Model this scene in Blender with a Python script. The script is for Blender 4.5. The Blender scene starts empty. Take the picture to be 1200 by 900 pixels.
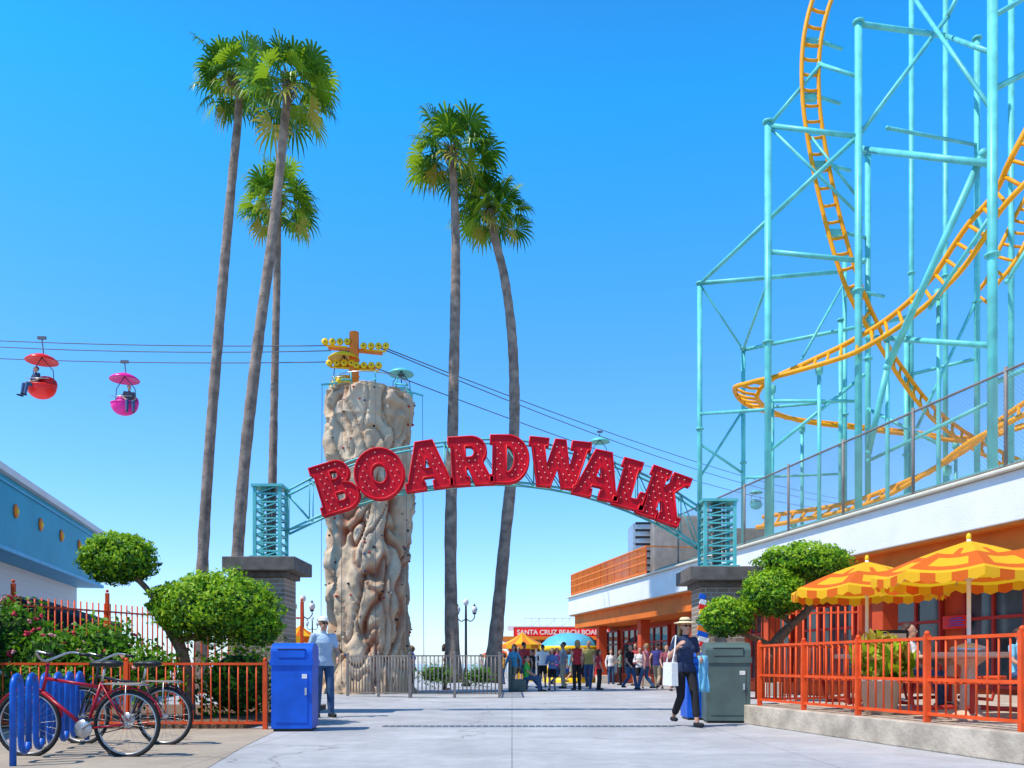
import bpy, math, random
import numpy as np
from mathutils import Vector, Matrix, noise
random.seed(7); np.random.seed(7)
rad=math.radians
scene=bpy.context.scene
CAMH=0.95; HZ=778.0; FPX=1000.0
def at(px,py,d):            # survey helper: photo bearing + distance -> world metres
    return Vector(((px-600)/FPX*d, d, CAMH+(HZ-py)/FPX*d))
# ---------------------------------------------------------------- materials
def mat(name,col,rough=0.6,metal=0.0,var=0.0,scale=3.0,bump=0.0,bscale=20.0,col2=None,trans=0.0,spec=0.28,detail=6):
    m=bpy.data.materials.new(name); m.use_nodes=True
    nt=m.node_tree; b=nt.nodes['Principled BSDF']; L=nt.links
    c=(col[0],col[1],col[2],1)
    b.inputs['Base Color'].default_value=c
    b.inputs['Roughness'].default_value=rough; b.inputs['Metallic'].default_value=metal
    b.inputs['Specular IOR Level'].default_value=spec
    tc=nt.nodes.new('ShaderNodeTexCoord')
    if var>0 or col2:
        n=nt.nodes.new('ShaderNodeTexNoise'); n.inputs['Scale'].default_value=scale; n.inputs['Detail'].default_value=detail
        L.new(tc.outputs['Object'],n.inputs['Vector'])
        r=nt.nodes.new('ShaderNodeValToRGB'); L.new(n.outputs['Fac'],r.inputs['Fac'])
        e=r.color_ramp.elements; e[0].position=0.32; e[1].position=0.68
        if col2: e[0].color=(col2[0],col2[1],col2[2],1); e[1].color=c
        else:
            e[0].color=tuple(x*(1-var) for x in col)+(1,); e[1].color=tuple(min(1,x*(1+var)) for x in col)+(1,)
        L.new(r.outputs['Color'],b.inputs['Base Color'])
    if bump>0:
        n2=nt.nodes.new('ShaderNodeTexNoise'); n2.inputs['Scale'].default_value=bscale; n2.inputs['Detail'].default_value=8
        L.new(tc.outputs['Object'],n2.inputs['Vector'])
        bp=nt.nodes.new('ShaderNodeBump'); bp.inputs['Strength'].default_value=bump; bp.inputs['Distance'].default_value=0.05
        L.new(n2.outputs['Fac'],bp.inputs['Height']); L.new(bp.outputs['Normal'],b.inputs['Normal'])
    if trans>0:
        t=nt.nodes.new('ShaderNodeBsdfTranslucent'); t.inputs['Color'].default_value=(min(1,col[0]*1.6),min(1,col[1]*1.5),col[2],1)
        mx=nt.nodes.new('ShaderNodeMixShader'); mx.inputs['Fac'].default_value=trans
        L.new(b.outputs[0],mx.inputs[1]); L.new(t.outputs[0],mx.inputs[2]); L.new(mx.outputs[0],nt.nodes['Material Output'].inputs['Surface'])
    return m
M={}
M['teal']=mat('teal_paint',(0.13,0.52,0.49),0.4,var=0.18,scale=2)
M['yellow']=mat('yellow_track_paint',(0.88,0.34,0.004),0.5,var=0.1,scale=2)
M['gold']=mat('sky_ride_yellow',(0.88,0.55,0.01),0.4,var=0.1)
M['orangep']=mat('orange_paint',(0.80,0.20,0.015),0.5,var=0.1)
M['redf']=mat('red_fence_paint',(0.74,0.085,0.015),0.45,var=0.15,scale=5)
M['redd']=mat('dark_red_paint',(0.42,0.03,0.02),0.5,var=0.15)
M['letter']=mat('letter_face',(0.58,0.002,0.012),0.5,var=0.2,scale=5,spec=.2)
M['rim']=mat('letter_rim',(0.74,0.006,0.018),0.4,spec=.25)
M['bulb']=mat('bulb_glass',(0.95,0.55,0.45),0.2)
M['white']=mat('white_stucco',(0.78,0.77,0.75),0.7,var=0.05,scale=1.2,bump=0.2,bscale=30)
M['cream']=mat('cream_paint',(0.72,0.66,0.52),0.6,var=0.08)
M['orangew']=mat('orange_wall',(0.74,0.16,0.012),0.7,var=0.12,scale=1.5)
M['redw']=mat('terracotta_wall',(0.58,0.075,0.02),0.7,var=0.12,scale=1.5)
M['dark']=mat('dark_interior',(0.03,0.028,0.03),0.8)
M['glass']=mat('window_glass',(0.05,0.07,0.08),0.05,var=0.6,scale=1.1,spec=.5)
M['black']=mat('black_paint',(0.02,0.02,0.022),0.45)
M['blackr']=mat('black_rubber',(0.02,0.02,0.02),0.8)
M['steel']=mat('galvanised_steel',(0.5,0.5,0.5),0.35,metal=0.7,var=0.15,scale=8)
M['greym']=mat('grey_fence_metal',(0.22,0.195,0.175),0.5,var=0.2)
M['cable']=mat('steel_cable',(0.10,0.10,0.12),0.5)
M['blue']=mat('blue_plastic',(0.008,0.10,0.55),0.45,var=0.18,scale=3,bump=0.05)
M['bluer']=mat('blue_rack_paint',(0.010,0.10,0.46),0.35,var=0.2,scale=9)
M['greyg']=mat('grey_green_plastic',(0.09,0.135,0.12),0.45,var=0.15)
M['bluew']=mat('blue_building',(0.002,0.31,0.44),0.5,var=0.1,scale=0.8)
M['lblue']=mat('light_blue_paint',(0.10,0.44,0.66),0.5,var=0.08)
M['trunk']=mat('palm_trunk',(0.27,0.20,0.155),0.9,var=0.38,scale=4,bump=0.8,bscale=25)
M['bark']=mat('juniper_bark',(0.20,0.12,0.07),0.9,var=0.3,scale=12,bump=0.8,bscale=30)
M['pl1']=mat('palm_leaf',(0.05,0.15,0.012),0.4,trans=0.25)
M['pl2']=mat('palm_leaf_yellowish',(0.20,0.33,0.02),0.4,trans=0.35)  # yellower green, used on stalks and on randomly picked fronds
M['pl3']=mat('palm_leaf_dry',(0.38,0.33,0.05),0.6,trans=0.3)
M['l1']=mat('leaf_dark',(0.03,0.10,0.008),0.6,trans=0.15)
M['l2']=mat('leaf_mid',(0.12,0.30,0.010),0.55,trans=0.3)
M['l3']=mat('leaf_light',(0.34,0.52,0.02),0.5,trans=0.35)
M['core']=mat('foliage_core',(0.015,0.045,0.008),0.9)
M['flower']=mat('rose_petals',(0.72,0.04,0.08),0.5)
M['flower2']=mat('pink_petals',(0.85,0.35,0.35),0.5)
M['tan']=mat('khaki_cloth',(0.45,0.36,0.24),0.9)
M['straw']=mat('straw_hat',(0.75,0.60,0.34),0.8,var=0.1,scale=40)
M['pot']=mat('planter_pot',(0.62,0.5,0.42),0.7,var=0.1)
M['tablec']=mat('table_terrazzo',(0.62,0.40,0.28),0.6,var=0.15,scale=30)
M['umby']=mat('umbrella_yellow',(0.90,0.50,0.02),0.8,trans=0.35)
M['umbo']=mat('umbrella_orange',(0.74,0.15,0.015),0.8,trans=0.35)
M['red']=mat('gondola_red',(0.80,0.02,0.015),0.3)
M['pink']=mat('gondola_pink',(0.80,0.02,0.28),0.3)
M['skin']=mat('skin',(0.55,0.30,0.20),0.55,var=0.06,scale=10)
M['skin2']=mat('skin_tan',(0.36,0.19,0.12),0.55)
M['hairb']=mat('hair_brown',(0.06,0.03,0.02),0.6)
M['hairw']=mat('hair_white',(0.6,0.58,0.55),0.7)
M['hairy']=mat('hair_blond',(0.36,0.22,0.09),0.6)
M['eye']=mat('eye_dark',(0.01,0.01,0.01),0.2)
M['lips']=mat('lips',(0.38,0.10,0.08),0.5)
M['wcloth']=mat('white_cloth',(0.75,0.74,0.70),0.9,bump=0.2,bscale=25)
M['bcloth']=mat('black_cloth',(0.018,0.018,0.022),0.9)
M['navy']=mat('navy_blouse',(0.025,0.04,0.09),0.9,var=.3,scale=30)
M['jeans']=mat('blue_jeans',(0.05,0.10,0.20),0.9,var=0.2,scale=12)
M['shirtb']=mat('pale_blue_shirt',(0.42,0.55,0.68),0.9,var=0.08,scale=14,bump=0.3,bscale=12)
M['cyan']=mat('cyan_cloth',(0.18,0.50,0.68),0.9)
M['sea']=mat('sea_water',(0.03,0.14,0.22),0.15,bump=0.3,bscale=0.8)
M['sand']=mat('sand',(0.55,0.45,0.32),0.95,var=0.1)
def concrete(name,c,slab=2.4,mort=0.006,tint=0.92):
    m=mat(name,c,0.8,var=0.10,scale=0.6,bump=0.12,bscale=60)
    nt=m.node_tree; L=nt.links; b=nt.nodes['Principled BSDF']
    src=b.inputs['Base Color'].links[0].from_socket
    tc=[n for n in nt.nodes if n.type=='TEX_COORD'][0]
    br=nt.nodes.new('ShaderNodeTexBrick'); br.offset=0.0; br.inputs['Scale'].default_value=1.0
    br.inputs['Brick Width'].default_value=slab; br.inputs['Row Height'].default_value=slab
    br.inputs['Mortar Size'].default_value=mort; br.inputs['Color1'].default_value=(1,1,1,1); br.inputs['Color2'].default_value=(tint,tint,tint,1)
    br.inputs['Mortar'].default_value=(0.5,0.48,0.46,1)
    L.new(tc.outputs['Object'],br.inputs['Vector'])
    last=src
    def mult(sock):
        nonlocal last
        m1=nt.nodes.new('ShaderNodeMix'); m1.data_type='RGBA'; m1.blend_type='MULTIPLY'; m1.inputs[0].default_value=1
        L.new(last,m1.inputs[6]); L.new(sock,m1.inputs[7]); last=m1.outputs[2]
    mult(br.outputs['Color'])
    for sc,lo,p0,p1,ro in ((5,.82,.3,.6,.75),(1.1,.84,.38,.62,.6),(38,.72,.24,.36,.5)):
        n=nt.nodes.new('ShaderNodeTexNoise'); n.inputs['Scale'].default_value=sc; n.inputs['Detail'].default_value=9; n.inputs['Roughness'].default_value=ro
        L.new(tc.outputs['Object'],n.inputs['Vector'])
        r=nt.nodes.new('ShaderNodeValToRGB'); r.color_ramp.elements[0].position=p0; r.color_ramp.elements[0].color=(lo,lo,lo,1); r.color_ramp.elements[1].position=p1
        L.new(n.outputs['Fac'],r.inputs['Fac']); mult(r.outputs['Color'])
    v=nt.nodes.new('ShaderNodeTexVoronoi'); v.feature='DISTANCE_TO_EDGE'; v.inputs['Scale'].default_value=.28
    nz=nt.nodes.new('ShaderNodeTexNoise'); nz.inputs['Scale'].default_value=1.5; nz.inputs['Detail'].default_value=6
    L.new(tc.outputs['Object'],nz.inputs['Vector']); mxv=nt.nodes.new('ShaderNodeMix'); mxv.data_type='VECTOR'; mxv.inputs[0].default_value=.45
    L.new(tc.outputs['Object'],mxv.inputs[4]); L.new(nz.outputs['Color'],mxv.inputs[5]); L.new(mxv.outputs[1],v.inputs['Vector'])
    r=nt.nodes.new('ShaderNodeValToRGB'); r.color_ramp.elements[0].position=0; r.color_ramp.elements[0].color=(.6,.58,.56,1); r.color_ramp.elements[1].position=.004
    L.new(v.outputs['Distance'],r.inputs['Fac']); mult(r.outputs['Color'])
    L.new(last,b.inputs['Base Color']); return m
M['ground']=concrete('concrete_plaza',(0.49,0.485,0.49),3.0)
M['walk']=concrete('tan_concrete',(0.48,0.40,0.31),1.5)
M['kerb']=mat('kerb_concrete',(0.45,0.38,0.30),0.85,var=0.28,scale=3,bump=0.3,bscale=20)
def brickmat():
    m=mat('brick',(0.3,0.2,0.15),0.85); nt=m.node_tree; L=nt.links; b=nt.nodes['Principled BSDF']
    tc=[n for n in nt.nodes if n.type=='TEX_COORD'][0]; mp=nt.nodes.new('ShaderNodeMapping'); mp.inputs['Rotation'].default_value=(rad(90),0,0)
    br=nt.nodes.new('ShaderNodeTexBrick'); br.inputs['Scale'].default_value=1; br.inputs['Brick Width'].default_value=0.22; br.inputs['Row Height'].default_value=0.085
    br.inputs['Mortar Size'].default_value=0.008
    br.inputs['Color1'].default_value=(0.38,0.27,0.19,1); br.inputs['Color2'].default_value=(0.23,0.17,0.12,1); br.inputs['Mortar'].default_value=(0.46,0.43,0.38,1)
    L.new(tc.outputs['Object'],mp.inputs[0]); L.new(mp.outputs[0],br.inputs['Vector']); L.new(br.outputs['Color'],b.inputs['Base Color']); return m
M['brick']=brickmat()
M['cap']=mat('pillar_cap_stone',(0.15,0.125,0.105),0.8,var=0.25,scale=6)
def siding():
    m=mat('white_siding',(0.72,0.72,0.70),0.6); nt=m.node_tree; L=nt.links; b=nt.nodes['Principled BSDF']
    tc=[n for n in nt.nodes if n.type=='TEX_COORD'][0]; w=nt.nodes.new('ShaderNodeTexWave'); w.bands_direction='Z'; w.wave_profile='SAW'; w.inputs['Scale'].default_value=1.6
    L.new(tc.outputs['Object'],w.inputs['Vector']); bp=nt.nodes.new('ShaderNodeBump'); bp.inputs['Distance'].default_value=0.04
    L.new(w.outputs['Fac'],bp.inputs['Height']); L.new(bp.outputs['Normal'],b.inputs['Normal']); return m
M['siding']=siding()
def cloth(c): return mat('cloth_%02d%02d%02d'%tuple(int(x*99) for x in c),c,0.9,var=0.1,scale=10)
# ---------------------------------------------------------------- mesh builder
class MB:
    def __init__(s): s.v=[];s.f=[];s.m=[];s.s=[];s.mats=[];s.ix={}
    def mi(s,m):
        if isinstance(m,str): m=M[m]
        if m.name not in s.ix: s.ix[m.name]=len(s.mats); s.mats.append(m)
        return s.ix[m.name]
    def add(s,vs,fs,m,smooth=False):
        o=len(s.v); k=s.mi(m); s.v.extend([tuple(v) for v in vs])
        for f in fs: s.f.append(tuple(i+o for i in f)); s.m.append(k); s.s.append(smooth)
    def box(s,c,size,m,R=None,taper=1.0):
        x,y,z=[k/2 for k in size]; c=Vector(c); vs=[]
        for sz in (-1,1):
            t=taper if sz>0 else 1
            for sx,sy in ((-1,-1),(1,-1),(1,1),(-1,1)):
                v=Vector((sx*x*t,sy*y*t,sz*z)); 
                if R is not None: v=R@v
                vs.append(c+v)
        s.add(vs,[(3,2,1,0),(4,5,6,7),(0,1,5,4),(1,2,6,5),(2,3,7,6),(3,0,4,7)],m)
    def beam(s,a,b,w,m,h=None):
        a=Vector(a);b=Vector(b);d=b-a; q=d.to_track_quat('Y','Z').to_matrix()
        s.box((a+b)/2,(w,d.length,h or w),m,q)
    def tube(s,pts,r,m,n=8,cap=True,smooth=True,closed=False):
        pts=[Vector(p) for p in pts]; N=len(pts)
        rs=[r]*N if not hasattr(r,'__len__') else r
        T=[]
        for i in range(N):
            if closed: t=pts[(i+1)%N]-pts[i-1]
            else: t=pts[min(i+1,N-1)]-pts[max(i-1,0)]
            T.append(t.normalized() if t.length>1e-9 else Vector((0,0,1)))
        a=Vector((0,0,1)) if abs(T[0].z)<0.9 else Vector((1,0,0))
        nr=(a-T[0]*a.dot(T[0])).normalized(); vs=[]
        for i in range(N):
            nr=(nr-T[i]*nr.dot(T[i])); nr=nr.normalized() if nr.length>1e-6 else T[i].orthogonal().normalized()
            bn=T[i].cross(nr)
            for k in range(n):
                A=2*math.pi*k/n; vs.append(pts[i]+(nr*math.cos(A)+bn*math.sin(A))*rs[i])
        fs=[]
        for i in range(N if closed else N-1):
            j=(i+1)%N
            for k in range(n): fs.append((i*n+k,i*n+(k+1)%n,j*n+(k+1)%n,j*n+k))
        if cap and not closed: fs.append(tuple(range(n))[::-1]); fs.append(tuple((N-1)*n+k for k in range(n)))
        s.add(vs,fs,m,smooth)
    def caps(s,a,b,ra,rb,m,n=12):
        a=Vector(a);b=Vector(b);d=(b-a); d=d.normalized() if d.length>1e-6 else Vector((0,0,1))
        s.tube([a-d*ra*.95,a-d*ra*.75,a-d*ra*.4,a,b,b+d*rb*.4,b+d*rb*.75,b+d*rb*.95],[ra*.3,ra*.68,ra*.92,ra,rb,rb*.92,rb*.68,rb*.3],m,n)
    def sph(s,c,r,m,nu=14,nv=8,R=None,z0=-1.0,z1=1.0):
        if not hasattr(r,'__len__'): r=(r,r,r)
        c=Vector(c); t0=math.acos(max(-1,min(1,z1))); t1=math.acos(max(-1,min(1,z0))); vs=[];fs=[]
        for i in range(nv+1):
            t=t0+(t1-t0)*i/nv
            for k in range(nu):
                p=2*math.pi*k/nu; v=Vector((r[0]*math.sin(t)*math.cos(p),r[1]*math.sin(t)*math.sin(p),r[2]*math.cos(t)))
                if R is not None: v=R@v
                vs.append(c+v)
        for i in range(nv):
            for k in range(nu): fs.append((i*nu+k,(i+1)*nu+k,(i+1)*nu+(k+1)%nu,i*nu+(k+1)%nu))
        s.add(vs,fs,m,True)
    def lathe(s,prof,c,m,n=24,smooth=True,R=None):
        c=Vector(c); vs=[];fs=[]
        for (r,z) in prof:
            for k in range(n):
                A=2*math.pi*k/n; v=Vector((r*math.cos(A),r*math.sin(A),z))
                if R is not None: v=R@v
                vs.append(c+v)
        for i in range(len(prof)-1):
            for k in range(n): fs.append((i*n+k,i*n+(k+1)%n,(i+1)*n+(k+1)%n,(i+1)*n+k))
        s.add(vs,fs,m,smooth)
    def prism(s,poly,z0,z1,m):
        n=len(poly); vs=[(x,y,z0) for x,y in poly]+[(x,y,z1) for x,y in poly]
        fs=[tuple(range(n))[::-1],tuple(range(n,2*n))]+[(i,(i+1)%n,n+(i+1)%n,n+i) for i in range(n)]
        s.add(vs,fs,m)
    def loft(s,rings,m,n=16):
        vs=[];fs=[]
        for (x,y,z,rx,ry) in rings:
            for k in range(n):
                A=2*math.pi*k/n; vs.append((x+rx*math.cos(A),y+ry*math.sin(A),z))
        for i in range(len(rings)-1):
            for k in range(n): fs.append((i*n+k,i*n+(k+1)%n,(i+1)*n+(k+1)%n,(i+1)*n+k))
        fs.append(tuple(range(n))[::-1]); fs.append(tuple((len(rings)-1)*n+k for k in range(n)))
        s.add(vs,fs,m,True)
    def mesh(s,name):
        me=bpy.data.meshes.new(name); me.from_pydata(s.v,[],s.f)
        for m in s.mats: me.materials.append(m)
        me.polygons.foreach_set('material_index',s.m); me.polygons.foreach_set('use_smooth',s.s); me.update(); return me
    def obj(s,name,loc=(0,0,0),rz=0,bevel=0,parent=None):
        o=bpy.data.objects.new(name,s.mesh(name)); scene.collection.objects.link(o)
        o.location=loc; o.rotation_euler=(0,0,rz)
        if parent: o.parent=parent
        if bevel:
            b=o.modifiers.new('bev','BEVEL'); b.width=bevel; b.segments=2; b.limit_method='ANGLE'; b.angle_limit=rad(50)
        return o
def empty(name,loc=(0,0,0),rz=0):
    e=bpy.data.objects.new(name,None); scene.collection.objects.link(e); e.location=loc; e.rotation_euler=(0,0,rz); return e
def catmull(P,k=6):
    P=[np.array(p,float) for p in P]; P=[2*P[0]-P[1]]+P+[2*P[-1]-P[-2]]; out=[]
    for i in range(1,len(P)-2):
        for j in range(k):
            t=j/k; a,b,c,d=P[i-1:i+3]
            out.append(0.5*((2*b)+(-a+c)*t+(2*a-5*b+4*c-d)*t*t+(-a+3*b-3*c+d)*t**3))
    out.append(P[-2]); return [Vector(p) for p in out]
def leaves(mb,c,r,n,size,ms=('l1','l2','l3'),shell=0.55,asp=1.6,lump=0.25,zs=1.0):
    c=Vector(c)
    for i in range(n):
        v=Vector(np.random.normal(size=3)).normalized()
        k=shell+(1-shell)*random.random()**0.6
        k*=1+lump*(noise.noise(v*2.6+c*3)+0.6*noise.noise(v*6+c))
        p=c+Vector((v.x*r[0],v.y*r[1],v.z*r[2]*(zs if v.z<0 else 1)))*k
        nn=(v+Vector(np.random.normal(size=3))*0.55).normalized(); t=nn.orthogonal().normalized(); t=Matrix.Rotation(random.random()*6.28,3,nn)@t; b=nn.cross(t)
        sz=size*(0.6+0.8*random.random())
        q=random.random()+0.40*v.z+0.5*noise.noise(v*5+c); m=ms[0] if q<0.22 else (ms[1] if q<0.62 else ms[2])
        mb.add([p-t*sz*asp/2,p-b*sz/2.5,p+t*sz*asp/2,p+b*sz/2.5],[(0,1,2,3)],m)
# ---------------------------------------------------------------- camera/world/light
cam=bpy.data.cameras.new('camera'); co=bpy.data.objects.new('camera',cam); scene.collection.objects.link(co)
co.location=(0,0,CAMH); co.rotation_euler=(rad(90),0,0); cam.sensor_width=36; cam.lens=30; cam.shift_y=(HZ-450)/1200; cam.clip_end=6000; cam.clip_start=0.1
scene.camera=co
S=Vector((-0.72,-0.34,1.25)).normalized()
w=bpy.data.worlds.new('World'); scene.world=w; w.use_nodes=True; nt=w.node_tree
bg=nt.nodes['Background']; sky=nt.nodes.new('ShaderNodeTexSky'); sky.sky_type='NISHITA'; sky.sun_disc=False
sky.sun_elevation=math.asin(S.z); sky.sun_rotation=math.atan2(S.x,S.y); sky.air_density=1.0; sky.dust_density=0.4; sky.ozone_density=1.6
hs=nt.nodes.new('ShaderNodeHueSaturation'); hs.inputs['Saturation'].default_value=1.15
tc=nt.nodes.new('ShaderNodeTexCoord'); sx=nt.nodes.new('ShaderNodeSeparateXYZ'); rp_=nt.nodes.new('ShaderNodeValToRGB')
nt.links.new(tc.outputs['Generated'],sx.inputs[0]); nt.links.new(sx.outputs['Z'],rp_.inputs['Fac'])
el=rp_.color_ramp.elements; el[0].position=0; el[0].color=(1.05,1.28,1.9,1); el[1].position=1; el[1].color=(.6,.85,1.0,1)
for p_,c_ in ((.10,(1.0,1.30,1.85,1)),(.33,(.72,1.50,1.95,1)),(.55,(.28,1.85,2.5,1)),(.72,(.45,1.2,1.6,1))): e_=el.new(p_); e_.color=c_
mm_=nt.nodes.new('ShaderNodeMix'); mm_.data_type='RGBA'; mm_.blend_type='MULTIPLY'; mm_.inputs[0].default_value=1
nt.links.new(sky.outputs[0],hs.inputs['Color']); nt.links.new(hs.outputs[0],mm_.inputs[6]); nt.links.new(rp_.outputs[0],mm_.inputs[7]); nt.links.new(mm_.outputs[2],bg.inputs['Color']); bg.inputs['Strength'].default_value=0.145
sl=bpy.data.lights.new('sun','SUN'); sl.energy=5.0; sl.angle=rad(0.5); sl.color=(1,0.94,0.84)
so=bpy.data.objects.new('sun',sl); scene.collection.objects.link(so); so.rotation_euler=(-S).to_track_quat('-Z','Y').to_euler(); so.location=(-20,-10,40)
scene.view_settings.view_transform='Standard'; scene.view_settings.look='None'; scene.view_settings.exposure=0
# ---------------------------------------------------------------- ground
b=MB(); b.add([(-900,-100,0),(900,-100,0),(900,3500,0),(-900,3500,0)],[(0,1,2,3)],'ground'); b.obj('ground')
b=MB(); b.add([(-900,75,.004),(900,75,.004),(900,100,.004),(-900,100,.004)],[(0,1,2,3)],'sand'); b.obj('beach_sand')
b=MB(); b.add([(-900,98,.008),(900,98,.008),(900,3400,.008),(-900,3400,.008)],[(0,1,2,3)],'sea'); b.obj('ocean')
b=MB(); b.add([(-12,2,.004),(-1.9,2,.004),(-3.05,9.6,.004),(-3.4,12.6,.004),(-12,12.6,.004)],[(0,1,2,3,4)],'walk'); b.obj('sidewalk')
b=MB(); b.box((0.25,12.85,.006),(4.4,0.16,.012),'steel')  # dark slatted strip, added to stand in for a shadow across the ground
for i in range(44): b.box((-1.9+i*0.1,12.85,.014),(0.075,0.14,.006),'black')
b.obj('ground_shadow_strip')
b=MB(); b.box((-8.9,15.2,.05),(10,5.4,.1),'bark'); b.obj('planting_bed')
# ---------------------------------------------------------------- fences
def fence(name,path,h,m,pitch=0.13,zb=0.0,pr=0.011,post=0.03,every=2.2,rails=(0.1,0.98),over=0.0):
    mb=MB()
    for si,(a,c) in enumerate(zip(path[:-1],path[1:])):
        a=Vector((a[0],a[1],zb));c=Vector((c[0],c[1],zb));d=c-a;L=d.length;u=d/L
        for rz in rails: mb.beam(a+Vector((0,0,h*rz)),c+Vector((0,0,h*rz)),0.035,m)
        n=int(L/pitch)
        for i in range(1,n):
            p=a+u*(i*L/n); mb.tube([p+Vector((0,0,h*rails[0])),p+Vector((0,0,h*(rails[-1]+over)))],pr,m,6)
        k=max(1,round(L/every))
        for i in range(0 if si==0 else 1,k+1):
            p=a+u*(i*L/k); mb.box(p+Vector((0,0,h*.512)),(post*2.1,post*2.1,h*1.02),m); mb.sph(p+Vector((0,0,h*1.04)),post*1.1,m,8,5)
    return mb.obj(name)
fence('red_picket_fence',[(-9.6,12.35),(-3.57,12.35)],0.97,'redf')
fence('red_picket_fence',[(-12,14.3),(-9.0,15.4),(-7.6,19.6),(-4.9,19.9)],2.35,'redf',pitch=0.15,pr=0.017,over=0.07,rails=(0.12,0.86))
fence('red_picket_fence',[(5.6,14.3),(3.86,13.3),(4.62,9.5),(5.42,5.5),(5.9,3.2)],0.95,'redf',pitch=0.15,zb=0.3,rails=(0.1,0.5,0.98),every=1.4,pr=.012)
fence('red_picket_fence',[(4.6,17.0),(6.6,16.2)],2.25,'redf',pitch=0.12,pr=0.02,over=0.05,rails=(0.12,0.86))
fence('metal_barrier',[(-4.85,25.2),(-2.85,24.0),(-2.85,23.8),(-0.35,23.8),(-0.35,29)],1.2,'greym',pitch=0.11,pr=0.017,every=1.2,post=0.035)
# ---------------------------------------------------------------- patio
b=MB(); poly=[(3.70,13.62),(3.76,13.1),(4.55,9.2),(5.35,5.2),(6.0,1.9),(14,1.9),(11,18),(7.5,19),(4.4,14.3)]
b.prism(poly,0,.30,'kerb'); b.obj('patio_terrace',bevel=0.015)
# ---------------------------------------------------------------- right building
A=math.atan(0.2); BL=(12,0,0)
root=empty('boardwalk_pavilion',BL,A)
b=MB(); b.box((8,24,3.95),(16,44,0.9),'white'); b.box((7.93,24,4.44),(16.1,44.1,0.07),'cream')
b.obj('roof_parapet',parent=root,bevel=0.02)
b=MB(); b.box((8.15,24,3.16),(15.7,43.6,0.68),'orangew'); b.box((8,24.0,3.475),(15.9,43.9,0.05),'orangep'); b.obj('fascia',parent=root)
b=MB(); b.box((9.5,24,1.40),(14.8,43,2.80),'redw')
b.obj('walls',parent=root)
b=MB()
y=3.0
while y<44:
    wdt=2.6
    b.box((2.06,y+wdt/2,1.5),(0.06,wdt,2.2),'glass')
    for k in range(4): b.box((2.02,y+k*wdt/3,1.5),(0.09,0.07,2.25),'white' if y<16 else 'redd')
    for z in (0.45,1.95,2.61): b.box((2.015,y+wdt/2,z),(0.085,wdt,0.07),'white' if y<16 else 'redd')
    y+=3.4
b.obj('windows',parent=root)
b=MB()
for y in (20.5,26,31.5,37,43): b.box((0.9,y,1.41),(0.42,0.42,2.81),'redw'); b.box((0.9,y,.2),(0.5,0.5,.4),'cream')
b.obj('columns',parent=root,bevel=0.02)
b=MB()
for (y,z,s1,s2,mm) in ((15.2,1.9,0.8,0.8,'lblue'),(13.2,1.85,.6,.75,'wcloth'),(16.9,2.05,.8,.35,'gold'),(19.4,1.9,.9,.3,'red'),(14.3,1.5,.35,.5,'blue')):
    b.box((1.955,y,z),(0.02,s1,s2),mm)
    for k in range(4): b.box((1.94,y,z+s2*.3-k*s2*.18),(0.012,s1*.6*(1 if k%2 else .7),s2*.06),'blue' if mm!='lblue' else 'wcloth')
b.obj('window_posters',parent=root)
b=MB()
a0=34.5
for z in (4.6,5.0,5.3,5.62): b.beam((0.1,a0,z),(0.1,45.8,z),0.05,'orangep')
for i in range(90): b.beam((0.1,a0+i*0.127,4.48),(0.1,a0+i*0.127,5.62),0.03,'orangep' if i%8 else 'redf')
for i in range(30): b.beam((0.1+i*.15,45.8,4.48),(0.1+i*.15,45.8,5.62),0.03,'orangep')
b.beam((0.1,a0,5.62),(4.5,a0,5.62),.05,'orangep')
b.obj('roof_railing',parent=root)
b=MB(); y0,y1,z0,z1=3.0,34.0,4.6,6.35
for yy in np.arange(y0,y1+.1,2.6): b.tube([(0.25,yy,4.48),(0.25,yy,z1+.08)],0.035,'greym',8)
b.tube([(0.25,y0,z1),(0.25,y1,z1)],0.028,'greym',8); b.tube([(0.25,y0,z0),(0.25,y1,z0)],0.02,'greym',6)
H=z1-z0; yy=y0-H
while yy<y1:
    for sg in (1,-1):
        ya,yb=yy,yy+H; za,zb=(z0,z1) if sg>0 else (z1,z0)
        if ya<y0: t=(y0-ya)/H; za=za+(zb-za)*t; ya=y0
        if yb>y1: t=(y1-ya)/(yb-ya); zb=za+(zb-za)*t; yb=y1
        b.tube([(0.25+.006*sg,ya,za),(0.25+.006*sg,yb,zb)],0.0038,'greym',3,cap=False)
    yy+=0.085
b.obj('chain_link_fence',BL,A)
b=MB(); b.beam((0.5,3,4.62),(0.5,34,4.62),0.16,'teal'); 
b.obj('roof_edge_beam',BL,A)
b=MB(); p=at(800,0,36)
b.lathe([(0,7.0),(1.2,7.0),(1.35,6.85),(1.35,4.4)],(p.x,36,0),'greym',28)
b.box((p.x-1.2,37.5,5.7),(1.6,1.6,2.6),'steel'); b.box((p.x+2.6,36.5,5.5),(2.2,2,2.2),'greym')
for k in range(8): b.box((p.x-1.2,36.68,4.9+k*.3),(1.4,.04,.1),'dark')
b.tube([(p.x+1.8,34.5,4.4),(p.x+1.8,34.5,7.2)],.08,'steel')
b.obj('rooftop_ventilation_unit',bevel=0.02)
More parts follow.
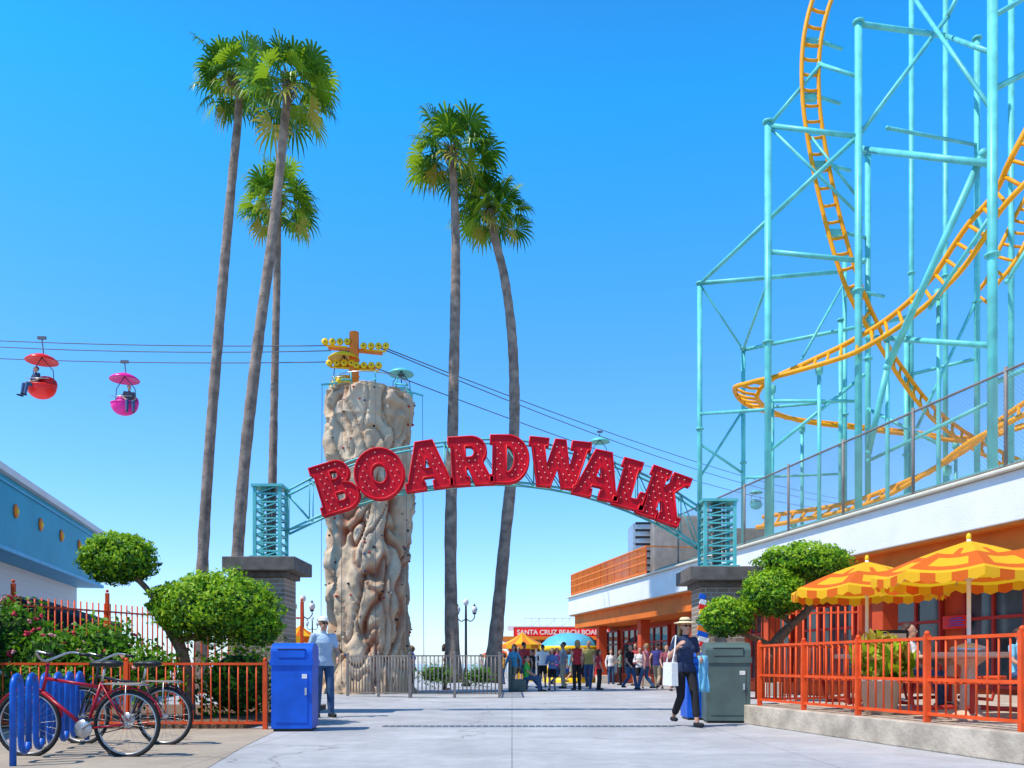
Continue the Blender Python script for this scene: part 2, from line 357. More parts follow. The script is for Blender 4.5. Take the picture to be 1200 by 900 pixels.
# ---------------------------------------------------------------- left building
A2=math.atan(0.25); root=empty('blue_casino_building',(-7.7,0,0),A2)
b=MB(); b.box((-6,19,4.95),(12,30.4,1.9),'bluew'); b.box((-5.9,19,6.0),(12.1,30.6,0.2),'white'); b.box((-5.93,19,3.95),(12.08,30.5,0.12),'lblue'); b.box((-5.96,19,5.72),(12.03,30.45,.06),'lblue')
b.obj('blue_fascia',parent=root,bevel=0.02)
b=MB(); b.box((-6.8,19,1.94),(12,30,3.88),'siding'); b.box((-6.78,19,2.75),(12,30.02,.12),'redd'); b.obj('walls',parent=root)
b=MB()
for k in range(13): b.sph((0.02,5.5+k*2.3,5.1),(0.05,0.2,0.2),'orangep',14,6); b.sph((0.03,5.5+k*2.3,5.1),(0.07,0.11,0.11),'gold',12,6)
b.obj('gold_medallions',parent=root)
b=MB()
for k in range(7): b.box((-.78,7+k*4,1.5),(.1,2.4,2.2),'glass'); b.box((-.76,7+k*4,2.62),(.12,2.6,.1),'white'); b.box((-.74,7+k*4,1.5),(.1,.08,2.2),'white')
b.obj('windows',parent=root)
b=MB(); c=at(70,0,21); b.box((c.x,21,1.6),(2.2,1.6,1.4),'dark',R=Matrix.Rotation(.3,3,'Y')); b.box((c.x,21,.5),(1.8,1.4,1.0),'lblue'); b.obj('ticket_kiosk',bevel=.05)
# ---------------------------------------------------------------- pillars & sign
SD=16.5
def pillar(px,ztop):
    x=(px-600)/1000*SD; b=MB()
    b.box((0,0,(ztop-.36)/2),(0.84,0.84,ztop-.36),'brick'); 
    b.box((0,0,ztop-.31),(0.98,0.98,.10),'cap'); b.box((0,0,ztop-.13),(1.36,1.36,.26),'cap')
    b.box((0,0,.1),(.96,.96,.2),'cap')
    return b.obj('brick_pillar',(x,SD,0),bevel=0.015)
zl=CAMH+(778-657)/1000*SD; zr=CAMH+(778-668)/1000*SD
pillar(315,zl); pillar(841,zr)
sign=empty('boardwalk_arch_sign')
def louvre(px0,px1,z0,z1,nm):
    b=MB(); x0=(px0-600)/1000*SD;x1=(px1-600)/1000*SD; d=.5
    for x in (x0,x1):
        for y in (SD-d/2,SD+d/2): b.box((x,y,(z0+z1)/2),(.06,.06,z1-z0),'teal')
    n=9
    for k in range(n+1):
        z=z0+(z1-z0)*k/n
        b.beam((x0,SD-d/2,z),(x1,SD-d/2,z),.03,'teal'); b.beam((x0,SD+d/2,z),(x1,SD+d/2,z),.03,'teal')
        b.beam((x0,SD-d/2,z),(x0,SD+d/2,z),.03,'teal'); b.beam((x1,SD-d/2,z),(x1,SD+d/2,z),.03,'teal')
        if k<n:
            b.beam((x0,SD-d/2,z),(x1,SD-d/2,z+(z1-z0)/n),.02,'teal')
            for t in (.3,.5,.7): b.tube([(x0+(x1-x0)*t,SD-.1,z),(x0+(x1-x0)*t,SD-.1,z+.1)],.03,'greym',6)
    b.box(((x0+x1)/2,SD,z0+.03),(x1-x0+.16,d+.16,.06),'teal'); b.box(((x0+x1)/2,SD,z1),(x1-x0+.12,d+.12,.05),'teal')
    b.tube([((x0+x1)/2,SD,z0),((x0+x1)/2,SD,z1)],.09,'greym',10)
    b.obj(nm,parent=sign)
louvre(303,332,zl,at(0,572,SD).z,'louvre_post_a'); louvre(823,857,zr,at(0,589,SD).z,'louvre_post_b')
b=MB()
top=catmull([at(*p,SD) for p in ((332,575),(390,546),(450,527),(520,516),(590,513),(660,522),(720,540),(775,564),(823,594))],6)
bot=catmull([at(*p,SD) for p in ((332,622),(390,596),(450,578),(520,567),(590,563),(660,571),(720,588),(775,611),(823,640))],6)
offs=(0.12,0.42)
for o_ in offs:
    for ch in (top,bot): b.tube([p+Vector((0,o_,0)) for p in ch],.024,'teal',8)
for i in range(0,len(top)-3,3):
    for o_ in offs: b.tube([top[i]+Vector((0,o_,0)),bot[i+3]+Vector((0,o_,0))],.012,'teal',5); b.tube([top[i]+Vector((0,o_,0)),bot[i]+Vector((0,o_,0))],.012,'teal',5)
    b.tube([top[i]+Vector((0,offs[0],0)),top[i]+Vector((0,offs[1],0))],.012,'teal',5); b.tube([bot[i]+Vector((0,offs[0],0)),bot[i+3]+Vector((0,offs[1],0))],.012,'teal',5)
b.obj('arch_truss',parent=sign)
def arc(cx,cy,rx,ry,a0,a1,n=10): return [(cx+rx*math.cos(rad(a0+(a1-a0)*i/n)),cy+ry*math.sin(rad(a0+(a1-a0)*i/n))) for i in range(n+1)]
LT={
'B':([(0,0)]+arc(.52,.275,.30,.275,-90,75)+arc(.48,.755,.27,.245,-70,90)+[(0,1),(0,.84),(.06,.84),(.06,.16),(0,.16)],
     [[(.37,.19)]+arc(.50,.28,.07,.09,-90,90,6)+[(.37,.37)],[(.37,.64)]+arc(.46,.73,.07,.09,-90,90,6)+[(.37,.82)]],.82),
'O':(arc(.5,.5,.5,.53,0,350,28),[arc(.5,.5,.16,.21,0,345,20)],1.0),
'A':([(0,0),(.40,0),(.40,.16),(.35,.16),(.38,.25),(.59,.25),(.62,.16),(.57,.16),(.57,0),(.98,0),(.98,.16),(.91,.16),(.66,1),(.31,1),(.06,.16),(0,.16)],[[(.42,.43),(.55,.43),(.485,.68)]],.98),
'R':([(0,0),(.44,0),(.44,.16),(.37,.16),(.37,.36),(.43,.36),(.57,0),(.98,0),(.98,.16),(.89,.16),(.75,.44)]+arc(.5,.70,.34,.30,-40,90)+[(0,1),(0,.84),(.06,.84),(.06,.16),(0,.16)],
     [[(.37,.57)]+arc(.48,.69,.10,.12,-90,90,8)+[(.37,.81)]],.9),
'D':([(0,0)]+arc(.40,.5,.48,.5,-90,90,18)+[(0,1),(0,.84),(.06,.84),(.06,.16),(0,.16)],[[(.37,.22)]+arc(.40,.5,.16,.28,-90,90,12)+[(.37,.78)]],.88),
'W':([(.25,0),(.53,0),(.65,.40),(.77,0),(1.05,0),(1.24,.84),(1.3,.84),(1.3,1),(.9,1),(.9,.84),(.97,.84),(.89,.46),(.76,1),(.54,1),(.41,.46),(.33,.84),(.4,.84),(.4,1),(0,1),(0,.84),(.06,.84)],[],1.3),
'L':([(0,0),(.76,0),(.76,.38),(.58,.38),(.55,.21),(.39,.21),(.39,.84),(.46,.84),(.46,1),(0,1),(0,.84),(.06,.84),(.06,.16),(0,.16)],[],.76),
'K':([(0,0),(.44,0),(.44,.16),(.38,.16),(.38,.32),(.43,.39),(.54,.16),(.49,.16),(.49,0),(.99,0),(.99,.16),(.90,.16),(.65,.62),(.84,.84),(.93,.84),(.93,1),(.5,1),(.5,.84),(.53,.84),(.38,.64),(.38,.84),(.44,.84),(.44,1),(0,1),(0,.84),(.06,.84),(.06,.16),(0,.16)],[],.98)}
def inside(p,poly):
    c=False; j=len(poly)-1
    for i in range(len(poly)):
        if (poly[i][1]>p[1])!=(poly[j][1]>p[1]) and p[0]<(poly[j][0]-poly[i][0])*(p[1]-poly[i][1])/(poly[j][1]-poly[i][1])+poly[i][0]: c=not c
        j=i
    return c
def edist(p,polys):
    m=9
    for poly in polys:
        for i in range(len(poly)):
            a=Vector(poly[i]);c=Vector(poly[(i+1)%len(poly)]);d=c-a; t=max(0,min(1,(Vector(p)-a).dot(d)/max(d.dot(d),1e-9))); m=min(m,(Vector(p)-a-d*t).length)
    return m
def letter(ch,px,py,rot,wpx,hpx):
    out,holes,wd=LT[ch]; ys=hpx/1000*SD; xs=wpx/1000*SD/wd
    polys=[[((x-wd/2)*xs,(y-.5)*ys) for x,y in q] for q in [out]+holes]
    Mx=Matrix.Translation(at(px,py,SD))@Matrix.Rotation(-rad(rot),4,'Y')@Matrix.Rotation(rad(90),4,'X')
    for kind in ('face','rim'):
        cu=bpy.data.curves.new('letter_'+ch+'_'+kind,'CURVE'); cu.dimensions='2D' if kind=='face' else '3D'
        for q in polys:
            sp=cu.splines.new('POLY'); sp.points.add(len(q)-1); sp.use_cyclic_u=True
            for i,(x,y) in enumerate(q): sp.points[i].co=(x,y,0,1)
        if kind=='face': cu.fill_mode='BOTH'; cu.extrude=.08; cu.materials.append(M['letter'])
        else: cu.bevel_depth=.02; cu.bevel_resolution=1; cu.materials.append(M['rim'])
        o=bpy.data.objects.new('letter_'+ch+'_'+kind,cu); scene.collection.objects.link(o); o.parent=sign
        o.matrix_world=Mx@Matrix.Translation((0,0,0 if kind=='face' else .092))
        if kind=='rim':
            cu2=cu.copy(); o2=bpy.data.objects.new('letter_'+ch+'_back_rim',cu2); scene.collection.objects.link(o2); o2.parent=sign; o2.matrix_world=Mx@Matrix.Translation((0,0,-.07))
    b=MB()
    st=.118
    for i in range(-8,9):
        for j in range(-7,8):
            p=(i*st+(j%2)*st/2,j*st*.87)
            if inside(p,polys[0]) and not any(inside(p,h) for h in polys[1:]) and edist(p,polys)>.06: b.sph((p[0],p[1],.09),.0135,'bulb',6,4)
    o=b.obj('bulbs_'+ch,parent=sign); o.matrix_world=Mx
for a_ in (('B',394,571,17,48,58),('O',445,556,11,57,56),('A',501,546,8,56,56),('R',550,541,3,47,56),('D',597,539,-1,45,55),('W',654,544,-6,72,55),('A',702,557,-12,54,55),('L',742,569,-16,38,55),('K',779,582,-20,50,58)):
    letter(*a_)
b=MB(); cols=['cyan','gold','red','wcloth','blue','orangep','lblue']
x=at(823,0,16).x
for k in range(12): b.box((0.02*math.sin(k),0,1.1+k*.1),(.20*(1 if 1<k<10 else .6),.05,.098),cols[k%7],R=Matrix.Rotation(.3,3,'Y'))
b.box((0,0.01,.5),(.06,.04,1.0),'steel'); b.obj('striped_totem_sign',(x,15.9,0),bevel=.008)
# ---------------------------------------------------------------- palms
def palm(path,r0,r1,cr,seed):
    rnd=random.Random(seed); P=[at(*p) for p in path]; bx=P[0].copy(); bx.z=0; P=[bx]+P if P[0].z>0.4 else P
    b=MB(); C=catmull(P,14); n=len(C); rs=[]
    for i in range(n):
        t=i/(n-1); rs.append((r0+(r1-r0)*min(1,t*1.15))*(1.0+.06*rnd.uniform(-1,1))+(.16*math.exp(-t*26)))
    b.tube(C,rs,'trunk',14)
    top=C[-1]
    for i in range(44):
        a=rnd.uniform(0,6.28); z=-rnd.uniform(-.1,.5); p=top+Vector((math.cos(a)*r1*1.0,math.sin(a)*r1*1.0,z)); q=p+Vector((math.cos(a)*.12,math.sin(a)*.12,.2))
        b.beam(p,q,.045,'bark' if i%3 else 'pl3',.02)
    N=42
    for i in range(N):
        f=(i+.5)/N; el=math.asin(max(-1,min(1,-.72+1.66*f))); az=i*2.39996+rnd.uniform(-.35,.35)
        D=Vector((math.cos(el)*math.cos(az),math.cos(el)*math.sin(az),math.sin(el)))
        L1=cr*rnd.uniform(.40,.74); LR=cr*rnd.uniform(.42,.56)
        side=D.cross(Vector((0,0,1))); side=side.normalized() if side.length>.05 else Vector((1,0,0)); 
        tw=rnd.uniform(-.9,.9); side=(Matrix.Rotation(tw,3,D)@side); up=side.cross(D)
        base=top+Vector((0,0,.05)); e=base+D*L1+Vector((0,0,-.12*math.cos(el)*cr))
        m='pl3' if f<.08 else ('pl2' if rnd.random()<.42 else 'pl1')
        b.tube([base,(base+e)/2+Vector((0,0,.05)),e],[.022,.016,.012],'pl2',4)
        nl=17; D2=(D+Vector((0,0,-.18))).normalized()
        for k in range(nl):
            a=rad(-118+236*k/(nl-1)); ld=(D2*math.cos(a)+side*math.sin(a)).normalized()
            l=LR*(1-.25*abs(math.sin(a/2)))*rnd.uniform(.84,1.1); droop=Vector((0,0,-1))*l; fold=up*abs(math.sin(a))*.12*l
            p1=e+ld*l*.5+fold; p2=e+ld*l*.8+droop*.08+fold; p3=e+ld*l*1.0+droop*(.22+.2*rnd.random())
            ax=(ld.cross(up)); ax=ax.normalized() if ax.length>.01 else side; wv=ax*(.034+.010*rnd.random())*cr/1.4
            mm=m if rnd.random()<.85 else 'pl2'
            b.add([e,p1-wv,p1+wv,p2-wv*.6,p2+wv*.6,p3],[(0,1,2),(1,3,4,2),(3,5,4)],mm)
    return b.obj('fan_palm_tree')
palm([(236,700,28),(243,560,28),(257,380,28),(271,220,28),(280,120,28),(273,94,28)],.21,.12,1.5,1)
palm([(276,700,26),(285,560,26),(300,420,26),(320,270,26),(334,140,26),(338,98,26)],.21,.125,1.62,2)
palm([(318,700,31),(319,580,31),(322,440,31),(325,300,31),(326,234,31)],.18,.12,1.55,3)
palm([(531,800,28),(528,650,28),(531,480,28),(534,320,28),(533,240,28),(529,176,28)],.22,.125,1.6,4)
palm([(576,800,29),(590,650,29),(602,520,29),(601,410,29),(592,330,29),(580,280,29),(574,246,29)],.22,.13,1.42,9)
# ---------------------------------------------------------------- rock climbing tower
def rock():
    m=mat('sculpted_rock',(0.66,0.51,0.35),0.9,col2=(0.45,0.31,0.19),scale=1.3,bump=.7,bscale=6)
    nt=m.node_tree;L=nt.links;bs=nt.nodes['Principled BSDF']; src=bs.inputs['Base Color'].links[0].from_socket
    ca=nt.nodes.new('ShaderNodeAttribute'); ca.attribute_name='crev'
    mx=nt.nodes.new('ShaderNodeMix'); mx.data_type='RGBA'; mx.inputs[7].default_value=(0.34,0.085,0.03,1)
    L.new(ca.outputs['Fac'],mx.inputs[0]); L.new(src,mx.inputs[6]); L.new(mx.outputs[2],bs.inputs['Base Color'])
    c=Vector((at(433,0,28).x,28,0)); Hh=at(0,462,28).z; nu,nv=170,340; vs=[];fs=[];cr=[]
    for j in range(nv+1):
        z=Hh*j/nv
        for i in range(nu):
            a=2*math.pi*i/nu; d=Vector((math.cos(a),math.sin(a),0)); q=Vector((d.x*1.3,d.y*1.3,z*.48))
            wq=q+Vector((noise.noise(q*1.3),noise.noise(q*1.3+Vector((5,5,5))),0))*.55
            big=noise.noise(q*1.0+Vector((3,1,7)));  rg=1-abs(noise.noise(wq*1.3+Vector((9,5,1))))*2.4
            rg2=1-abs(noise.noise(Vector((wq.x*2.2,wq.y*2.2,wq.z*1.2))+Vector((4,2,0))))*3.0
            crev=max(0,rg-.70)/.30; crev2=max(0,rg2-.6)/.4
            med=noise.noise(q*2.9); fi=noise.noise(Vector((d.x*9,d.y*9,z*4)))
            r=1.36+.20*big+.13*med+.045*fi-.24*crev-.14*crev2
            if z>Hh-1.0: r+=.06
            if z>Hh-.10: r-=.12
            if z<1: r+=.15*(1-z)
            vs.append(c+d*r+Vector((0,0,z))); red=max(0,noise.noise(Vector((q.x,q.y,z*.10))*.9+Vector((1,2,3)))+.1)*2.2+.5*(d.x>0.25)*(d.y<0.3)
            cr.append(min(1,(crev*.9+crev2*.6+.15*max(0,fi))*min(1,.25+red)*(1 if z<Hh*.72 else .35)))
    for j in range(nv):
        for i in range(nu): fs.append((j*nu+i,j*nu+(i+1)%nu,(j+1)*nu+(i+1)%nu,(j+1)*nu+i))
    fs.append(tuple(nv*nu+i for i in range(nu)))
    me=bpy.data.meshes.new('rock_climbing_tower'); me.from_pydata([tuple(v) for v in vs],[],fs); me.materials.append(m)
    at_=me.attributes.new('crev','FLOAT','POINT'); at_.data.foreach_set('value',cr)
    me.polygons.foreach_set('use_smooth',[True]*len(me.polygons)); rt=empty('rock_climbing_tower')
    o=bpy.data.objects.new('rock_surface',me); scene.collection.objects.link(o); o.parent=rt
    b=MB()
    for k in range(230):
        i=random.randrange(nu); j=random.randrange(8,nv-4); p=vs[j*nu+i]; d=(p-c); d.z=0; d.normalize()
        s=random.uniform(.03,.06); b.sph(p+d*.015,(s,s,s*.7),random.choice(['dark','black','bark','redd','jeans','tan','cream','redd','bark','bark']),7,5)
    b.obj('climbing_holds',parent=rt)
    b=MB()
    for k in range(10):
        a=k/10*6.28; b.tube([c+Vector((math.cos(a)*1.2,math.sin(a)*1.2,Hh-.05)),c+Vector((math.cos(a)*1.25,math.sin(a)*1.25,Hh+.35))],.025,'teal',6)
    b.tube([c+Vector((math.cos(k/24*6.283)*1.25,math.sin(k/24*6.283)*1.25,Hh+.33)) for k in range(24)],.02,'steel',6,closed=True)
    for a in (-2.4,-1.9,-1.3,-.7,-.05): 
        d=Vector((math.cos(a),math.sin(a),0)); b.tube([c+d*1.75+Vector((0,0,Hh-.1)),c+d*1.8+Vector((0,0,.3))],.008,'cable',4)
        b.tube([c+d*1.2+Vector((0,0,Hh+.1)),c+d*1.78+Vector((0,0,Hh-.08))],.03,'teal',6)
    b.obj('belay_arms',parent=rt)
rock()
# ---------------------------------------------------------------- people
def person(name,loc,yaw=0,h=1.72,pose='stand',top='wcloth',pants='jeans',skin='skin',hair='hairb',shoes='black',sleeve='short',shorts=False,hero=False,female=False,hat=None,pants_len=1.0,extra=None,glasses=False,J=None):
    j={'hipR':(.09,0,.93),'hipL':(-.09,0,.93),'kneeR':(.10,-.02,.50),'kneeL':(-.10,-.02,.50),'ankR':(.11,.02,.09),'ankL':(-.11,.02,.09),
       'shR':(.175,0,1.415),'shL':(-.175,0,1.415),'elR':(.255,.03,1.14),'elL':(-.255,.03,1.14),'wrR':(.265,-.06,.90),'wrL':(-.265,-.06,.90)}
    if pose=='walk': j.update(kneeR=(.09,-.17,.52),ankR=(.085,-.27,.10),kneeL=(-.09,-.03,.49),ankL=(-.09,.27,.16),elR=(.25,.12,1.15),wrR=(.24,.08,.91),elL=(-.25,-.06,1.14),wrL=(-.23,-.22,.95))
    if pose=='bent': j.update(elR=(.26,.02,1.14),wrR=(.12,-.22,1.12),elL=(-.26,.02,1.14),wrL=(-.12,-.24,1.16))
    if pose=='hips': j.update(elR=(.34,.08,1.18),wrR=(.17,-.04,1.03),elL=(-.26,.03,1.14),wrL=(-.26,-.06,.9))
    if pose=='sit': j.update(kneeR=(.12,-.43,.95),ankR=(.12,-.52,.53),kneeL=(-.12,-.43,.95),ankL=(-.12,-.50,.53),elR=(.24,-.08,1.17),wrR=(.14,-.30,1.04),elL=(-.24,-.08,1.17),wrL=(-.14,-.30,1.04))
    if J: j.update(J)
    j={k:Vector(v) for k,v in j.items()}
    b=MB(); seg=[]
    def cp(a,c,ra,rb,m,add=True):
        a=Vector(a);c=Vector(c); seg.append((a,c,ra,rb,m)); 
        if add: b.caps(a,c,ra,rb,'skin',12)
    sk=skin
    sw=.90 if female else 1.0
    b.loft([(0,0,.86,.10,.08),(0,.0,.90,.155,.115),(0,.0,.98,.165,.122),(0,0,1.08,.145*(.93 if female else 1.03),.108),(0,-.005,1.20,.155*sw,.118),(0,-.01,1.30,.172*sw,.128),(0,0,1.38,.168*sw,.11),(0,.005,1.43,.13*sw,.085),(0,.01,1.46,.07,.06)],'skin',20)
    cp((0,0,1.05),(0,0,1.36),.15,.155,top,False); cp((-.10,0,1.02),(.10,0,1.02),.10,.10,top,False)
    cp((-.13,0,1.405),(.13,0,1.405),.062,.062,top); cp((0,0,.90),(0,0,.93),.16,.14,pants,False)
    cp((0,.01,1.42),(0,-.01,1.54),.058,.052,sk)
    if female:
        b.sph((.075,-.085,1.27),(.075,.06,.07),'skin',10,8); b.sph((-.075,-.085,1.27),(.075,.06,.07),'skin',10,8)
    for s in 'RL':
        hp,kn,an=j['hip'+s],j['knee'+s],j['ank'+s]
        if shorts: cp(hp,hp.lerp(kn,.75),.095,.088,pants); cp(hp.lerp(kn,.7),kn,.065,.052,sk); cp(kn,kn.lerp(an,.35),.052,.056,sk); cp(kn.lerp(an,.35),an,.056,.036,sk)
        elif pants_len<1: cp(hp,kn,.095,.066,pants); cp(kn,kn.lerp(an,pants_len),.066,.06,pants); cp(kn.lerp(an,pants_len),an,.045,.034,sk)
        else: cp(hp,kn,.095,.070,pants); cp(kn,an,.070,.058,pants)
        up=Vector((0,0,-.05)) if pose!='sit' else Vector((0,-.02,-.05))
        yw=-.02 if s=='R' else .02
        cp(an+up+Vector((0,.05,0)),an+up+Vector((-yw,-.15,-.0)),.042,.036,shoes)
        sh,el,wr=j['sh'+s],j['el'+s],j['wr'+s]
        sh=Vector((sh.x*sw,sh.y,sh.z))
        if sleeve=='short': cp(sh,sh.lerp(el,.6),.062,.056,top); cp(sh.lerp(el,.5),el,.044,.038,sk); cp(el,wr,.038,.026,sk)
        elif sleeve=='long': cp(sh,el,.062,.048,top); cp(el,el.lerp(wr,.92),.048,.036,top); cp(el.lerp(wr,.85),wr,.03,.026,sk)
        else: cp(sh,sh.lerp(el,.15),.054,.05,top); cp(sh.lerp(el,.1),el,.046,.037,sk); cp(el,wr,.037,.025,sk)
        d=(wr-el).normalized(); inn=Vector((-1 if s=='R' else 1,0,0)); inn=(inn-d*inn.dot(d)).normalized(); ac=d.cross(inn).normalized()
        if ac.y>0: ac=-ac
        pc=wr+d*.05
        cp(wr+d*.015+ac*.012,pc+d*.035+ac*.018,.022,.02,sk); cp(wr+d*.015-ac*.012,pc+d*.03-ac*.018,.022,.018,sk)
        for q,(o_,l) in enumerate(((.031,.066),(.011,.076),(-.010,.070),(-.030,.054))):
            r_=.0092; p0=pc+d*.035+ac*o_; p1=p0+d*l*.5+inn*.008; p2=p1+d*l*.38+inn*.02; p3=p2+d*l*.18+inn*.02
            b.tube([p0-d*.01,p0,p1,p2,p3],[r_,r_*1.02,r_,r_*.92,r_*.6],'skin',7); seg.append((p0,p2,r_,r_,sk))
        t0=wr+d*.03+ac*.026; t1=t0+d*.03+ac*.028+inn*.01; t2=t1+d*.03+ac*.006+inn*.012
        b.tube([t0-ac*.012,t0,t1,t2],[.012,.012,.011,.007],'skin',7); seg.append((t0,t2,.011,.01,sk))
    hc=Vector((0,-.012,1.635))
    b.sph(hc+Vector((0,.012,.02)),(.077,.096,.098),'skin',20,14); b.sph(hc+Vector((0,-.028,-.045)),(.056,.062,.072),'skin',16,10)
    b.sph(hc+Vector((0,-.10,-.012)),(.013,.020,.022),'skin',8,6); b.tube([hc+Vector((0,-.085,.03)),hc+Vector((0,-.108,-.012))],[.008,.012],'skin',7)
    for sx_ in (1,-1): b.sph(hc+Vector((sx_*.078,.012,-.002)),(.010,.02,.03),'skin',8,6)
    seg.append((hc+Vector((0,0,-.05)),hc+Vector((0,0,.03)),.08,.095,sk))
    raw=b.mesh('tmp'); ro=bpy.data.objects.new('tmp',raw); scene.collection.objects.link(ro)
    rm=ro.modifiers.new('r','REMESH'); rm.mode='VOXEL'; rm.voxel_size=.0065 if hero else .013
    sm=ro.modifiers.new('s','SMOOTH'); sm.iterations=2; sm.factor=.5
    bpy.context.view_layer.update(); dg=bpy.context.evaluated_depsgraph_get()
    me=bpy.data.meshes.new_from_object(ro.evaluated_get(dg)); bpy.data.objects.remove(ro)
    n=len(me.polygons); cen=np.empty(n*3); me.polygons.foreach_get('center',cen); cen=cen.reshape(-1,3)
    best=np.full(n,9.0); idx=np.zeros(n,int); mats=[]; me.materials.clear()
    for (a,c,ra,rb,m) in seg:
        mm=M[m] if isinstance(m,str) else m
        if mm not in mats: mats.append(mm); me.materials.append(mm)
        k=mats.index(mm); a=np.array(a);c=np.array(c);d=c-a; t=np.clip(((cen-a)@d)/max(d@d,1e-9),0,1); ds=np.linalg.norm(cen-a-t[:,None]*d,axis=1)-(ra+(rb-ra)*t)
        w_=ds<best; best[w_]=ds[w_]; idx[w_]=k
    kt=mats.index(M[top] if isinstance(top,str) else top); kp=mats.index(M[pants] if isinstance(pants,str) else pants)
    tor=(np.abs(cen[:,0])<.2)&(np.abs(cen[:,1])<.16)&((idx==kt)|(idx==kp))
    if pose!='sit': idx[tor&(cen[:,2]>.90)]=kt; idx[tor&(cen[:,2]<=.90)]=kp
    me.polygons.foreach_set('material_index',idx.astype(np.int32)); me.polygons.foreach_set('use_smooth',[True]*n); me.update()
    sc=h/1.75
    e=empty(name,loc,yaw); e.scale=(sc,)*3
    bo=bpy.data.objects.new('body',me); scene.collection.objects.link(bo); bo.parent=e
    b=MB()
    for sx_ in (1,-1):
        b.sph(hc+Vector((sx_*.031,-.083,.012)),(.014,.008,.008),'wcloth',8,6); b.sph(hc+Vector((sx_*.031,-.0885,.012)),(.006,.004,.006),'eye',8,6)
        b.sph(hc+Vector((sx_*.032,-.086,.034)),(.02,.006,.004),hair,8,5)
        if glasses: b.sph(hc+Vector((sx_*.032,-.094,.010)),(.027,.007,.016),'eye',12,6); b.tube([hc+Vector((sx_*.056,-.088,.014)),hc+Vector((sx_*.082,.0,.012))],.003,'eye',5)
    b.sph(hc+Vector((0,-.088,-.055)),(.022,.006,.006),'lips',8,5)
    if female:
        b.sph(hc+Vector((0,.042,.042)),(.086,.096,.096),hair,18,10,z0=-.7); 
        for k in range(12):
            a=rad(5+170*k/11); p=hc+Vector((.080*math.cos(a),.045+.075*math.sin(a),.0)); b.tube([p+Vector((0,0,.06)),p+Vector((0,.01,-.05)),p+Vector((0,.012,-.16))],[.024,.026,.010],hair,7)
    else: b.sph(hc+Vector((0,.038,.040)),(.083,.094,.094),hair,18,10,z0=-.35)
    if hat=='straw':
        b.lathe([(0,.115),(.06,.112),(.085,.09),(.098,.045),(.102,.04),(.17,.022),(.185,.012),(.18,.008),(.10,.03),(.09,.03)],hc+Vector((0,.02,.045)),'straw',28); b.lathe([(.0985,.045),(.0955,.065),(.094,.066)],hc+Vector((0,.02,.047)),'black',28)
    if hat=='cap': 
        b.sph(hc+Vector((0,.018,.05)),(.092,.108,.09),'wcloth',18,8,z0=0); b.sph(hc+Vector((0,-.11,.055)),(.07,.07,.010),'wcloth',14,6)
    b.obj('head_details',parent=e)
    if extra: extra(e)
    return e
def tote(e):
    b=MB(); b.box((-.30,-.10,.86),(.12,.38,.38),'wcloth',taper=.92); b.tube([(-.30,-.18,1.03),(-.24,-.14,1.25),(-.17,-.02,1.49),(-.18,.06,1.46),(-.26,.08,1.2),(-.30,.06,1.03)],.014,'wcloth',6)
    b.obj('tote_bag',parent=e,bevel=.03)
    b=MB(); pts=[]
    for i in range(8):
        z=1.16-.085*i
        for k in range(7): pts.append((.16+.03*k+.012*math.sin(i*1.3+k),-.12-.03*math.sin(k*1.9+i*.5)-.02*i*.3,z))
    b.add(pts,[(i*7+k,i*7+k+1,(i+1)*7+k+1,(i+1)*7+k) for i in range(7) for k in range(6)],'cyan',True); o=b.obj('carried_jacket',parent=e); s_=o.modifiers.new('s','SOLIDIFY'); s_.thickness=.02
wx=at(803,0,12.95).x
person('walking_woman',(wx,12.95,0),yaw=rad(12),h=1.62,pose='walk',top='navy',pants='bcloth',skin='skin',hair='hairy',shoes='bcloth',hero=True,female=True,hat='straw',pants_len=.75,glasses=True,extra=tote,
   J=dict(elR=(.25,.03,1.15),wrR=(.20,-.17,1.10),elL=(-.26,.04,1.15),wrL=(-.19,-.13,1.30)))
mx_=at(379,0,15.2).x
person('standing_man',(mx_,15.2,0),yaw=rad(30),h=1.78,pose='stand',top='shirtb',pants='jeans',hair='hairw',shoes='black',hero=True,glasses=True,hat='cap',J=dict(elR=(.25,.0,1.15),wrR=(.2,-.17,1.0),kneeR=(.1,-.08,.5),ankR=(.11,-.08,.09)))
crowd=[(522,31,'wcloth','bcloth'),(602,30,(.1,.4,.6),'tan'),(614,33,(.5,.05,.05),'jeans'),(624,31,'bcloth','jeans'),(636,35,'wcloth','bcloth'),(647,30.5,(.12,.2,.4),'bcloth'),(660,33,(.3,.3,.32),'tan'),(676,31,(.45,.03,.04),'bcloth'),(690,32,(.45,.35,.1),'jeans'),(702,31,(.5,.04,.05),'bcloth'),(716,40,'wcloth','jeans'),(727,38,(.2,.3,.2),'bcloth'),(738,31.5,'bcloth','jeans'),(750,33,(.75,.7,.65),'bcloth'),(757,31,(.5,.2,.25),'jeans'),(770,32,(.05,.05,.2),'tan'),(781,30,(.3,.08,.1),'bcloth'),(790,34,'wcloth','jeans'),(590,40,(.6,.3,.05),'jeans'),(668,42,(.1,.4,.5),'tan'),(483,30.5,(.1,.15,.45),'bcloth'),(732,46,(.6,.1,.1),'bcloth'),(763,44,'wcloth','tan'),(645,44,'bcloth','jeans'),(694,46,(.2,.3,.6),'jeans'),(608,38,'bcloth','bcloth'),(653,37,(.4,.1,.3),'jeans'),(683,36,'bcloth','bcloth'),(745,37,(.35,.05,.05),'bcloth'),(776,38,(.1,.1,.12),'jeans'),(564,45,(.3,.3,.3),'bcloth'),(576,48,(.5,.1,.05),'jeans')]
rp=random.Random(3)
